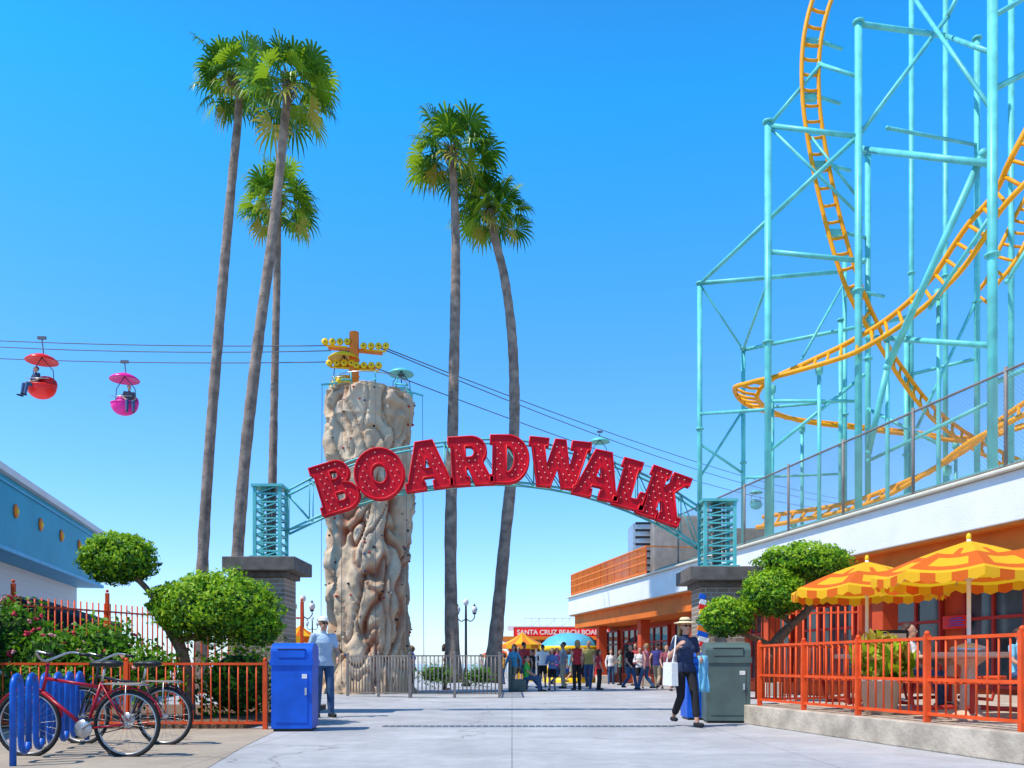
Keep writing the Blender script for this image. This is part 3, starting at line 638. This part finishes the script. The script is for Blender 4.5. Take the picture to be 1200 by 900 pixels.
for i,(px,d,t,pn) in enumerate(crowd):
    if not isinstance(t,str): t=cloth(t)
    person('pedestrian',(at(px,0,d).x,d,0),yaw=rp.uniform(0,6.28),h=rp.uniform(1.45,1.84),pose=rp.choice(['stand','walk','bent','hips','walk']),top=t,pants=pn,skin=rp.choice(['skin','skin','skin2']),hair=rp.choice(['hairb','hairb','hairy']),shorts=rp.random()<.45,female=rp.random()<.5,sleeve=rp.choice(['short','short','none','long']))
gr=cloth((.08,.5,.08))
person('seated_person',(at(617,0,29.5).x,29.5,-.42),yaw=rad(80),pose='sit',top=gr,pants='jeans',h=1.65)
b=MB(); x=at(613,0,29.5).x; b.box((x-.15,29.5,.21),(.5,1.0,.42),'greyg'); b.box((x-.45,29.5,.55),(.12,1.0,1.1),'greyg'); b.obj('green_bench',bevel=.05)
# ---------------------------------------------------------------- sky ride
TD=30
def chair(px,py_cable,d,py_seat,m,riders=()):
    c=at(px,py_cable,d); zs=at(px,py_seat,d).z; e=empty('sky_ride_chair',(c.x,c.y,zs)); b=MB(); hh=c.z-zs
    b.sph((0,0,.05),(.52,.36,.42),m,22,10,z0=-1,z1=.15); b.sph((0,0,.06),(.48,.32,.36),'dark',22,8,z0=-1,z1=.1)
    b.tube([(.52*math.cos(a/20*6.283),.36*math.sin(a/20*6.283),.11) for a in range(20)],.03,m,6,closed=True)
    b.sph((0,.18,.2),(.48,.10,.34),m,16,8)
    b.lathe([(0,.26),(.2,.22),(.42,.12),(.56,0),(.55,-.03),(.3,.08),(0,.14)],(0,0,1.02),m,24)
    b.tube([(.40,.1,.1),(.36,.1,.7),(0,0,1.15)],.018,'cable',6); b.tube([(-.40,.1,.1),(-.36,.1,.7),(0,0,1.15)],.018,'cable',6)
    b.tube([(0,0,1.1),(0,.12,hh*.7),(0,0,hh)],.022,'cable',6); b.box((0,0,hh),(.3,.08,.1),'cable')
    b.tube([(-.42,-.30,.3),(.42,-.30,.3)],.015,'steel',6)
    b.obj('gondola',parent=e)
    for (dx,t,pn,yw) in riders:
        r=person('rider',(dx,-.05,-.80),yaw=yw,pose='sit',top=t,pants=pn,h=1.6); r.parent=e
    return e
chair(49,396,31,456,'red',[(-.18,cloth((.04,.05,.1)),'jeans',-.5)])
chair(146,424,33,476,'pink',[(.2,cloth((.12,.10,.12)),'jeans',.5)])
chair(403,411,30,455,'gold'); chair(703,506,46,540,'teal'); chair(470,440,37,466,'teal'); chair(886,575,70,592,'teal')
b=MB(); bx=at(415,0,TD).x
b.lathe([(.20,0),(.17,12.6)],(bx,TD,0),'orangep',14)
zt=at(0,404,TD).z; zb_=at(0,428,TD).z
b.beam((bx-.9,TD,zt-.1),(bx+1.0,TD,zt-.3),.12,'orangep'); b.beam((bx-.7,TD,zb_),(bx+.75,TD,zb_-.1),.11,'orangep'); b.box((bx,TD,zt-.1),(.28,.28,.9),'orangep')
for (cx,cz) in ((bx-.6,zt+.05),(bx+.75,zt-.1),(bx-.45,zb_+.02),(bx+.5,zb_-.06)):
    b.beam((cx-.38,TD-.05,cz-.1),(cx+.38,TD-.05,cz-.16),.06,'gold')
    for k in (-.39,-.13,.13,.39):
        b.lathe([(0,-.05),(.10,-.05),(.12,-.03),(.09,0),(.12,.03),(.10,.05),(0,.05)],(cx+k,TD-.15,cz+.0),'gold',14,R=Matrix.Rotation(rad(90),3,'X'))
        b.sph((cx+k,TD-.205,cz),(.03,.02,.03),'black',6,4)
for k in range(4): b.beam((bx-.25,TD-.3,zb_-1.4+k*.3),(bx+.25,TD-.3,zb_-1.4+k*.3),.04,'orangep')
b.obj('sky_ride_tower')
b=MB()
def sag(a,c,s_,n=20):
    return [a.lerp(c,i/n)-Vector((0,0,s_*4*(i/n)*(1-i/n))) for i in range(n+1)]
b.tube(sag(at(-260,383,34),at(388,405,TD),.25),.018,'cable',5); b.tube(sag(at(-260,386,34),at(388,411,TD),.35),.018,'cable',5); b.tube(sag(at(-260,403,36),at(392,424,TD),.3),.018,'cable',5)
b.tube(sag(at(446,408,TD),at(1010,592,90),1.2),.02,'cable',5); b.tube(sag(at(444,405,TD),at(1010,588,90),.9),.02,'cable',5); b.tube(sag(at(432,428,TD),at(1010,600,90),1.2),.02,'cable',5)
b.obj('sky_ride_cables')
# ---------------------------------------------------------------- coaster
rt=empty('steel_roller_coaster')
def track(pts,N,gauge=.62,name='track',tie=.42,r=.075):
    b=MB(); C=catmull([at(*p) for p in pts],16); R1=[];R2=[];S1=[]
    n=len(C)
    if not isinstance(N,list): N=[N]*len(pts)
    for i in range(n):
        t=(C[min(i+1,n-1)]-C[max(i-1,0)]).normalized(); f=i/16; k=min(int(f),len(N)-2); nn=Vector(N[k]).lerp(Vector(N[k+1]),f-k)
        sd=t.cross(nn).normalized(); dn=sd.cross(t).normalized()
        R1.append(C[i]+sd*gauge/2);R2.append(C[i]-sd*gauge/2);S1.append(C[i]+dn*(-.05))
    b.tube(R1,r,'yellow',8); b.tube(R2,r,'yellow',8)
    acc=0
    for i in range(1,n):
        acc+=(C[i]-C[i-1]).length
        if acc>=tie: acc=0; b.tube([R1[i],S1[i],R2[i]],.055,'yellow',6)
    b.obj(name,parent=rt)
Nf=(.1,-.9,.35)
track([(1010,-70,29),(972,-20,29),(953,40,29),(950,110,29),(960,185,29),(978,265,29),(1000,335,29),(1025,385,29.5),(1058,440,31),(1100,490,32.5),(1160,530,34),(1230,560,35)],Nf,.60,tie=.5)
track([(1290,40,23),(1235,130,23.5),(1195,200,24),(1150,262,25),(1105,325,26),(1055,372,27),(1000,406,28),(940,430,29),(893,447,30),(874,460,31),(890,478,32.5),(935,492,33.5),(1000,500,34),(1070,508,34),(1140,514,33.5),(1230,490,32)],
  [(-.1,-.75,.65)]*7+[(-.1,-.55,.85),(.1,-.45,.95),(0.3,-.4,1),(0,-.5,1)]+[(0,-.45,1)]*6,.85,r=.085)
track([(1290,420,23),(1215,470,24),(1160,503,25),(1110,540,26.5),(1060,568,28),(1000,592,29.5),(940,604,31),(890,612,32)],(-.1,-.6,.8),.85,r=.085)
track([(1290,130,30),(1240,190,30),(1205,250,30),(1180,300,30),(1150,350,31)],(-.1,-.75,.65),.7)
b=MB()
def bm(x0,y0,d0,x1,y1,d1,w_=.13): b.tube([at(x0,y0,d0),at(x1,y1,d1)],w_/2,'teal',10)
def post(px,py0,d,w_=.22,base=4.4):
    a=at(px,py0,d); b.tube([a,(a.x,a.y,base)],w_/2,'teal',12)
    b.lathe([(w_*.5,-.03),(w_*.8,-.03),(w_*.8,.03),(w_*.5,.03)],a,'teal',12); m_=(a.z+base)/2; b.lathe([(w_*.5,-.03),(w_*.8,-.03),(w_*.8,.03),(w_*.5,.03)],(a.x,a.y,m_),'teal',12)
for p in ((820,332,33,.2),(900,143,29,.24),(1006,26,28,.24),(1163,-30,23,.26),(1108,-30,34,.2),(1145,45,30,.2),(871,408,34,.18),(990,298,33,.18),(1017,180,29.5,.2),(1062,395,32,.18),(985,375,31.5,.16),(1185,-30,30,.2),(1068,-30,32,.18)): post(*p)
L_=[(900,147,29,1006,160,28,.17),(1006,28,28,1108,42,30,.18),(1108,42,30,1163,62,26,.16),(1010,175,28.5,1163,192,23.5,.2),(820,332,33,990,318,33,.17),(903,295,29,1012,306,28.5,.17),(871,410,34,1062,372,31,.15),
(1017,395,29,1163,405,23.5,.17),(820,333,33,900,258,29,.15),(900,258,29,1008,157,28,.16),(1008,157,28,1110,20,29,.15),(1110,20,29,1130,-20,29,.15),(903,145,29,962,75,29,.13),(1152,180,24,1040,430,27,.22),(1040,430,27,1018,530,28,.2),
(1230,72,24,1163,105,23,.16),(1163,130,24,1066,-10,30,.13),(1163,250,23.5,1090,360,26,.12),(820,485,33,900,480,29,.13),(820,520,33,871,555,34,.1),(871,480,34,820,560,33,.1),(900,470,29,1006,470,28.5,.12),(900,530,29,1012,440,28.5,.12),
(871,480,34,990,470,33,.12),(900,330,29,870,412,34,.1),(1018,540,28.5,1163,470,23.5,.12),(1018,480,28.5,1100,520,27,.12),(1062,440,32,1145,420,30,.13),(1145,250,30,1163,300,23.5,.12),(1040,150,28,1145,170,30,.12),
(950,160,29,1004,230,28.5,.1),(960,75,29,1006,90,28,.13),(900,147,29,1010,255,28.5,.1),(990,330,33,940,420,31,.1),(875,560,33,990,555,32,.1),(1163,450,23,1230,420,23.5,.14),(1180,330,27,1230,250,27,.14),(1163,20,24,1230,-20,25,.14),(1075,500,30,1145,350,30,.12),(820,333,33,871,410,34,.08)]
for l in L_:
    bm(*l)
    for (x_,y_,d_) in (l[:3],l[3:6]): b.sph(at(x_,y_,d_),l[6]*.62,'teal',8,6)
for p in ((905,448,30),(960,425,28.6),(1040,385,27.5),(1100,335,26.2),(930,605,31.2),(985,597,29.8),(1110,542,26.5),(1160,505,25),(940,495,33.6),(1120,514,33.8)):
    a=at(*p); b.tube([a-Vector((0,0,.1)),(a.x,a.y,4.4)],.07,'teal',8); b.lathe([(.02,0),(.13,0),(.13,-.25),(.05,-.32)],a-Vector((0,0,.12)),'teal',10)
for (px,py,d) in ((952,45,29),(950,110,29),(962,190,29),(980,270,29),(1002,340,29)):
    a=at(px,py,d); b.tube([a+Vector((.2,.1,0)),a+Vector((1.2,.5,0))],.06,'teal',8); b.box(a+Vector((.0,.2,0)),(.5,.2,.22),'teal')
b.obj('support_structure',parent=rt)
# ---------------------------------------------------------------- pruned junipers, shrubs
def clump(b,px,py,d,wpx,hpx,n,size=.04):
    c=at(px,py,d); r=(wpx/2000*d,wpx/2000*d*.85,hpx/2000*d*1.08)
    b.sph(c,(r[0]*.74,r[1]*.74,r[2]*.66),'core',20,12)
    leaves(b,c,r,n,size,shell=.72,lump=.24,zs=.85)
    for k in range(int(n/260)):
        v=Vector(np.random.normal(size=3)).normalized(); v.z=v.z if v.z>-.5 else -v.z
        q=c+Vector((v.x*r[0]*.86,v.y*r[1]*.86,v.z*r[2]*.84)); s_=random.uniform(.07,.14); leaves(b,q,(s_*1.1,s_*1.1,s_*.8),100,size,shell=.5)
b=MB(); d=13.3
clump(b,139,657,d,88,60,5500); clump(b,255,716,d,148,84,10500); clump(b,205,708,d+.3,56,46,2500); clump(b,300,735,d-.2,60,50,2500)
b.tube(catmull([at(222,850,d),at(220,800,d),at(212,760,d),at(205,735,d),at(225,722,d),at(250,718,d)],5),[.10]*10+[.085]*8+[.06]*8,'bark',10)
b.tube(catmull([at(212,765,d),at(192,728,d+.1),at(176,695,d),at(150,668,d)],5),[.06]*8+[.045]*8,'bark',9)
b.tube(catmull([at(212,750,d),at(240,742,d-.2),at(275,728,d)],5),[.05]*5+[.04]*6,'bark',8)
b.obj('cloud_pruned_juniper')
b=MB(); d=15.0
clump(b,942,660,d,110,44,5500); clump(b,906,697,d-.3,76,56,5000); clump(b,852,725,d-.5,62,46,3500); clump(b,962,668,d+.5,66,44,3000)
b.tube(catmull([at(902,800,d),at(905,760,d),at(925,735,d),at(948,712,d),at(945,685,d),at(930,668,d)],5),[.09]*10+[.07]*8+[.05]*8,'bark',10)
b.tube(catmull([at(905,757,d),at(885,748,d),at(868,742,d-.3),at(855,732,d-.5)],5),[.05]*8+[.04]*8,'bark',9)
b.tube(catmull([at(930,733,d),at(915,720,d),at(905,705,d-.3)],5),[.05]*5+[.035]*6,'bark',9)
b.obj('cloud_pruned_juniper')
def shrub(name,items,fl=0,ms=('l1','l2','l3'),size=.06):
    b=MB()
    for (px,py,d,wp,hp,n) in items:
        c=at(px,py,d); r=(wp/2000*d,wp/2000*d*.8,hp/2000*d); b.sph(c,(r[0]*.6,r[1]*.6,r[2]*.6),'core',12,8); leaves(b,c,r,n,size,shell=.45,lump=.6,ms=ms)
        for k in range(int(fl*n/100)):
            v=Vector(np.random.normal(size=3)).normalized(); v.y=-abs(v.y); p=c+Vector((v.x*r[0],v.y*r[1],abs(v.z)*r[2])); m='flower' if random.random()<.7 else 'flower2'
            for q in range(5): b.sph(p+Vector(np.random.normal(size=3))*.016,(.025,.025,.018),m,6,4)
    return b.obj(name)
dk=('l1','l2','l2')
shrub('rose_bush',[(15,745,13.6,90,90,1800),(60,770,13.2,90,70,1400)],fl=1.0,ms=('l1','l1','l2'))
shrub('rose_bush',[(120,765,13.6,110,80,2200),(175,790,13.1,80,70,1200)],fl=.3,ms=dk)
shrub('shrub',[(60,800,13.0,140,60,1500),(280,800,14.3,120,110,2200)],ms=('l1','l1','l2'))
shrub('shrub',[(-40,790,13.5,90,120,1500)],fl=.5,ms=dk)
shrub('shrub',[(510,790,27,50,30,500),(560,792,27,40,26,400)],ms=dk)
b=MB(); c=Vector((4.75,11.0,.3)); b.lathe([(0,0),(.18,0),(.27,.42),(.29,.42),(.29,.46),(.24,.46),(.23,.40),(0,.40)],c,'pot',24)
leaves(b,c+Vector((0,0,.72)),(.38,.36,.34),900,.085,ms=('l2','l3','pl3'),shell=.2,asp=2.4); b.obj('potted_plant')
# ---------------------------------------------------------------- bins
def bin_(name,x,y,w_,d_,h_,m,rz=0,label=True):
    b=MB(); b.box((0,0,h_*.36+.04),(w_*.94,d_*.94,h_*.72),m); b.box((0,0,.03),(w_*.86,d_*.86,.06),'black')
    b.box((0,0,h_*.775),(w_,d_,h_*.07),m)
    n=8; prof=[(-d_/2*.96,h_*.81),(-d_/2*.96,h_*.90)]+[(-d_/2*.96*math.cos(t),h_*.90+h_*.10*math.sin(t)) for t in np.linspace(.3,2.84,n)]+[(d_/2*.96,h_*.9),(d_/2*.96,h_*.81)]
    k=len(prof); vs=[(-w_*.48,y_,z_) for y_,z_ in prof]+[(w_*.48,y_,z_) for y_,z_ in prof]
    b.add(vs,[tuple(range(k)),tuple(range(k,2*k))[::-1]]+[(i,i+k,(i+1)%k+k,(i+1)%k) for i in range(k)],m)
    b.box((0,-d_*.487,h_*.875),(w_*.62,.03,h_*.09),m); b.box((0,-d_*.495,h_*.925),(w_*.64,.03,h_*.012),'dark'); b.box((0,-d_*.474,h_*.38),(w_*.74,.015,h_*.56),m); b.box((w_*.33,-d_*.49,h_*.45),(.03,.03,.10),'steel')
    if label: b.box((w_*.30,-d_*.487,h_*.62),(w_*.12,.006,h_*.05),'wcloth')
    return b.obj(name,(x,y,0),rz,bevel=.02)
bin_('litter_bin',at(345,0,12.2).x,12.25,.60,.60,1.25,'blue',rad(4))
bin_('litter_bin',at(851,0,13.9).x,13.95,.74,.66,1.30,'greyg',rad(-6))
bin_('recycling_bin',at(822,0,14.6).x,14.7,.60,.6,1.15,'blue',0)
# ---------------------------------------------------------------- bike rack & bikes
b=MB(); a=Vector((-4.62,7.9,0)); c=Vector((-5.28,10.6,0)); u=(c-a)/12
pts=[]
for i in range(12):
    p0=a+u*i; p1=a+u*(i+1); cc=(p0+p1)/2; r_=u.length/2; ud=u.normalized()
    if i%2==0:
        pts+= [p0+Vector((0,0,.12 if i else 0))]+[cc-ud*r_*math.cos(t)+Vector((0,0,.72+r_*math.sin(t))) for t in np.linspace(0,math.pi,9)]
    else: pts+=[cc-ud*r_*math.cos(t)+Vector((0,0,.22-r_*math.sin(t))) for t in np.linspace(0,math.pi,9)]
pts.append(Vector((pts[-1].x,pts[-1].y,0)))
b.tube(pts,.030,'bluer',12); b.obj('wave_bike_rack')
def bike(x,y,rz,fm):
    b=MB(); R=.335; wb=1.05; rw=Vector((0,0,R)); fw=Vector((-wb,0,R))
    for c_ in (rw,fw):
        b.tube([c_+Vector((R*math.cos(t),0,R*math.sin(t))) for t in np.linspace(0,6.2832,37)[:-1]],.019,'blackr',8,closed=True)
        b.tube([c_+Vector(((R-.028)*math.cos(t),0,(R-.028)*math.sin(t))) for t in np.linspace(0,6.2832,37)[:-1]],.010,'steel',6,closed=True)
        for k in range(24):
            t=k/24*6.2832; b.tube([c_+Vector((0,.025*(1 if k%2 else -1),0)),c_+Vector(((R-.03)*math.cos(t+.1),0,(R-.03)*math.sin(t+.1)))],.0016,'steel',3,cap=False)
        b.tube([c_+Vector((0,-.05,0)),c_+Vector((0,.05,0))],.022,'steel',8)
        b.tube([c_+Vector(((R+.035)*math.cos(t),0,(R+.035)*math.sin(t))) for t in np.linspace(.2,2.7,16)],.012,fm,5)
    bb=Vector((-.43,0,.29)); st=Vector((-.27,0,.76)); ht=Vector((-.86,0,.80)); hb_=Vector((-.90,0,.66))
    for p,q,r_ in ((bb,st,.018),(bb,hb_,.02),(st+Vector((0,0,-.05)),ht,.017)): b.tube([p,q],r_,fm,10)
    for sy in (-.05,.05):
        o=Vector((0,sy,0)); b.tube([rw+o,bb+o*.6],.011,fm,7); b.tube([rw+o,st+o*.4],.009,fm,7); b.tube([hb_+o,fw+Vector((.06,0,.2))+o,fw+o],.012,fm,7)
    b.tube([hb_,ht,ht+Vector((.02,0,.16))],.016,fm,8); b.tube([st,st+Vector((.04,0,.16))],.013,'steel',8)
    h0=ht+Vector((.02,0,.18)); b.tube(catmull([h0+Vector((.24,-.32,.06)),h0+Vector((.06,-.28,.09)),h0+Vector((-.03,0,0)),h0+Vector((.06,.28,.09)),h0+Vector((.24,.32,.06))],5),.012,'steel',7)
    for sy in (-1,1): b.tube([h0+Vector((.15,.305*sy,.075)),h0+Vector((.26,.325*sy,.058))],.018,'black',8)
    sd=st+Vector((.05,0,.19)); b.sph(sd+Vector((.06,0,0)),(.12,.085,.04),'black',14,8); b.sph(sd+Vector((-.08,0,0)),(.11,.03,.03),'black',10,6)
    b.lathe([(.0,-.008),(.09,-.008),(.095,0),(.09,.008),(0,.008)],bb+Vector((0,-.06,0)),'steel',20,R=Matrix.Rotation(rad(90),3,'X'))
    for s_ in (-1,1):
        e_=bb+Vector((.13*s_,.08*s_*-1,.10*s_)); b.tube([bb+Vector((0,-.08*s_,0)),e_],.011,'steel',6); b.box(e_+Vector((0,-.05*s_,0)),(.09,.09,.025),'black')
    b.tube([bb+Vector((0,-.06,.09)),rw+Vector((0,-.06,.035))],.005,'black',4); b.tube([bb+Vector((0,-.06,-.09)),rw+Vector((0,-.06,-.035))],.005,'black',4)
    for sy in (-.06,.06): b.tube([rw+Vector((0,sy,0)),rw+Vector((.02,sy,.40))],.006,'steel',5); b.tube([rw+Vector((.20,sy,.40)),rw+Vector((-.24,sy,.41))],.006,'steel',5)
    b.box(rw+Vector((-.02,0,.415)),(.38,.13,.015),'tan')
    b.tube([bb+Vector((.05,.05,0)),Vector((-.30,.2,0))],.010,'steel',5)
    return b.obj('bicycle',(x,y,0),rz)
bike(at(149,0,8.7).x,8.7,rad(-4),mat('maroon_frame',(.35,.01,.03),.3))
bike(at(193,0,10.0).x,10.0,rad(-8),mat('black_frame',(.03,.03,.04),.3))
# ---------------------------------------------------------------- patio tables with umbrellas
def table(x,y,umb=True,seed=0):
    b=MB(); z=.30; rs_=.64
    b.lathe([(0,0),(.22,0),(.20,.05),(.10,.12),(.08,.62),(.18,.70),(.18,.72)],(0,0,z),'tablec',20)
    b.lathe([(0,.72),(.40,.72),(.43,.735),(.43,.77),(.41,.785),(0,.785)],(0,0,z),'tablec',36)
    for k in range(4):
        a=rad(45+90*k)
        for j_ in range(5):
            t=a+rad(-26+13*j_); R_=Matrix.Rotation(t,3,'Z'); b.box(Vector((math.cos(t)*rs_,math.sin(t)*rs_,z+.45)),(.24,.15,.045),'redf',R=R_)
        b.tube([(math.cos(a)*.12,math.sin(a)*.12,z+.15),(math.cos(a)*rs_*.9,math.sin(a)*rs_*.9,z+.12),(math.cos(a)*rs_,math.sin(a)*rs_,z+.43)],.028,'redd',8)
    b.obj('picnic_table',(x,y,0),rad(seed*20),bevel=.008)
    if not umb: return
    b=MB(); za=2.36; n=8; R=1.05
    b.tube([(0,0,z),(0,0,za+.05)],.024,'wcloth',10); b.sph((0,0,za+.06),(.03,.03,.05),'gold',8,6); b.lathe([(0,0),(.2,0),(.2,.05),(.05,.1)],(0,0,z+.79),'steel',16)
    for k in range(n):
        for q in range(5):
            f0,f1=q/5,(q+1)/5
            def pt(f,rr):
                a0_=2*math.pi*k/n; a1_=2*math.pi*(k+1)/n; p=Vector((math.cos(a0_),math.sin(a0_),0)).lerp(Vector((math.cos(a1_),math.sin(a1_),0)),f)*R*rr
                sagz=-.05*math.sin(f*math.pi)*rr; return Vector((p.x,p.y,za-.30*rr-.10*rr*rr+sagz+.02))
            rs=[0,.3,.50,.62,.84,.94,1.0]
            for i in range(6):
                o_=(i in (2,4)) or (q==2 and i in (1,)) or (i==3 and q in (0,4))
                b.add([pt(f0,rs[i]),pt(f1,rs[i]),pt(f1,rs[i+1]),pt(f0,rs[i+1])],[(0,1,2,3)],'umbo' if o_ else 'umby')
            p0,p1=pt(f0,1),pt(f1,1); dz=Vector((0,0,-.09)); pm=(p0+p1)/2+Vector((0,0,-.12)); b.add([p0,p1,p1+dz,pm,p0+dz],[(0,1,2,3,4)],'umbo' if q%2 else 'umby')
        a_=2*math.pi*k/n; b.tube([(0,0,za-.03),(math.cos(a_)*R*.97,math.sin(a_)*R*.97,za-.41)],.008,'wcloth',5)
        b.tube([(0,0,za-.45),(math.cos(a_)*R*.5,math.sin(a_)*R*.5,za-.18)],.006,'wcloth',5)
    b.obj('patio_umbrella',(x,y,0),rad(10+seed*15))
table(4.95,11.9,True,0); table(5.3,9.9,True,1); table(6.9,10.2,False,2); table(6.6,12.9,False,1); table(8.2,11.4,True,2)
for i,(x_,y_,yw,t_) in enumerate(((7.45,10.4,-1.4,'bcloth'),(6.1,13.1,.8,'wcloth'),(8.8,14.8,.3,'cyan'))):
    person('diner',(x_,y_,.30-.42),yaw=yw,pose='sit',top=t_,pants='jeans',h=1.68,hair='hairb',female=i==1)
b=MB(); b.box((0,0,1.0),(.5,.04,.7),'black'); b.box((0,-.025,1.0),(.42,.01,.6),'cream'); b.box((0,0.003,.5),(.05,.05,.5),'steel'); b.obj('menu_board',(5.6,12.6,.1),bevel=.01)
# ---------------------------------------------------------------- street lamps
def lamp(px,d,ztop):
    x=at(px,0,d).x; b=MB(); b.lathe([(0,0),(.2,0),(.2,.1),(.12,.2),(.10,.7),(.055,.8),(.05,ztop-.7),(.04,ztop-.1),(.0,ztop)],(0,0,0),'black',14)
    for sx_ in (-1,1):
        b.tube(catmull([(0,0,ztop-.75),(.2*sx_,0,ztop-.85),(.36*sx_,0,ztop-.7),(.36*sx_,0,ztop-.55)],5),.022,'black',6); b.lathe([(0,0),(.06,0),(.09,.06),(.05,.07)],(.36*sx_,0,ztop-.56),'black',12); b.sph((.36*sx_,0,ztop-.36),(.13,.13,.16),'wcloth',14,10); b.lathe([(.07,0),(.03,.08),(0,.14)],(.36*sx_,0,ztop-.23),'black',10)
    b.sph((0,0,ztop-.05),(.12,.12,.15),'wcloth',14,10); b.obj('street_lamp',(x,d,0))
lamp(355,34,3.6); lamp(546,36,3.6); lamp(366,60,4.2)
# ---------------------------------------------------------------- far arcade
def txt(s_,size,loc,m,parent):
    cu=bpy.data.curves.new('lettering','FONT'); cu.body=s_; cu.size=size; cu.align_x='CENTER'; cu.extrude=.03; cu.offset=.012; cu.materials.append(M[m])
    o=bpy.data.objects.new('lettering',cu); scene.collection.objects.link(o); o.rotation_euler=(rad(90),0,0); o.location=loc; o.parent=parent
e=empty('arcade_building'); b=MB(); D=56
b.box((4.2,D+3,1.25),(9.0,6,2.5),'cream'); b.box((4.2,D-.1,2.55),(9.6,6.6,.2),'orangep'); b.box((4.0,D+.4,3.3),(8.6,.2,.3),'white')
for k in range(6): b.box((.6+k*1.45,D-.04,1.1),(1.1,.1,1.9),'dark' if k%2 else 'redd')
for k in range(7): b.box((-.1+k*1.45,D-.5,1.2),(.2,.2,2.4),'redd')
for k in range(18): b.box((0+k*.5,D-.9,2.25),(.25,1.0,.06),'umby' if k%2 else 'red',R=Matrix.Rotation(.35,3,'X'))
b.obj('structure',parent=e)
b=MB(); b.box((3.7,D-1.2,2.98),(7.2,.15,.66),'redd'); b.box((3.7,D-1.28,2.98),(7.05,.04,.56),'red'); b.obj('sign_board',parent=e)
txt('SANTA CRUZ BEACH BOARDWALK',.42,(3.7,D-1.33,2.84),'wcloth',e)
b=MB()
for k in range(10): b.beam((.8+k*.5,D,3.4),(1.3+k*.5,D,3.9 if k%2 else 3.45),.04,'white')
b.beam((.8,D,3.95),(5.8,D,3.95),.05,'white'); b.beam((.8,D,3.4),(5.8,D,3.4),.05,'white')
for k in range(11): b.beam((.8+k*.5,D,3.4),(.8+k*.5,D,3.95),.035,'white')
b.obj('roof_truss',parent=e)
b=MB(); c=Vector((at(668,0,44).x,44,0))
b.lathe([(0,2.55),(.6,2.5),(1.1,2.32),(1.45,2.0),(1.5,1.85)],c,'lblue',28); b.lathe([(1.5,1.86),(1.56,1.86),(1.56,1.62),(1.5,1.62)],c,'gold',28); b.lathe([(.3,0),(.3,2.2)],c,'orangep',16); b.lathe([(0,.25),(1.4,.25),(1.4,0)],c,'gold',28)
for k in range(10):
    a=k*.6283; b.tube([c+Vector((1.4*math.cos(a),1.4*math.sin(a),.2)),c+Vector((1.4*math.cos(a),1.4*math.sin(a),1.9))],.04,'white',6); b.sph(c+Vector((1.05*math.cos(a),1.05*math.sin(a),.65)),(.25,.22,.25),('red','blue','gold')[k%3],10,6)
b.obj('kiddie_carousel')
def tent(x,y,w_,m1,m2,h0,h1,nm='striped_tent'):
    b=MB(); n=16
    for k in range(n):
        a0_,a1_=k/n*6.2832,(k+1)/n*6.2832; P0=lambda a,r,z:(x+r*math.cos(a),y+r*math.sin(a),z)
        mm=m1 if k%2 else m2; b.add([P0(a0_,w_,h0),P0(a1_,w_,h0),P0(a1_,w_*.4,h0+(h1-h0)*.5),P0(a0_,w_*.4,h0+(h1-h0)*.5)],[(0,1,2,3)],mm); b.add([P0(a0_,w_*.4,h0+(h1-h0)*.5),P0(a1_,w_*.4,h0+(h1-h0)*.5),(x,y,h1)],[(0,1,2)],mm)
        b.add([P0(a0_,w_,h0),P0(a1_,w_,h0),P0(a1_,w_,h0-.22),P0(a0_,w_,h0-.22)],[(0,1,2,3)],m2 if k%2 else m1)
    for k in range(4): a=.785+k*1.571; b.tube([(x+w_*.9*math.cos(a),y+w_*.9*math.sin(a),0),(x+w_*.9*math.cos(a),y+w_*.9*math.sin(a),h0)],.04,'white',6)
    b.box((x,y,.5),(w_,w_,1.0),m1); b.obj(nm)
tent(at(352,0,33).x,33,.75,'umby','umbo',2.0,2.45); tent(at(612,0,47).x,47,1.2,'umby','orangep',2.0,2.7); tent(at(710,0,52).x,52,1.3,'red','wcloth',2.0,2.6); tent(at(582,0,58).x,58,1.0,'redd','orangep',1.6,2.2)
tent(at(395,0,62).x,62,1.5,'umby','wcloth',2.0,2.7)
fence('beach_railing',[(-40,72),(-2,72)],1.1,'white',pitch=.5,pr=.03,every=3)
print('done',len(bpy.data.objects))
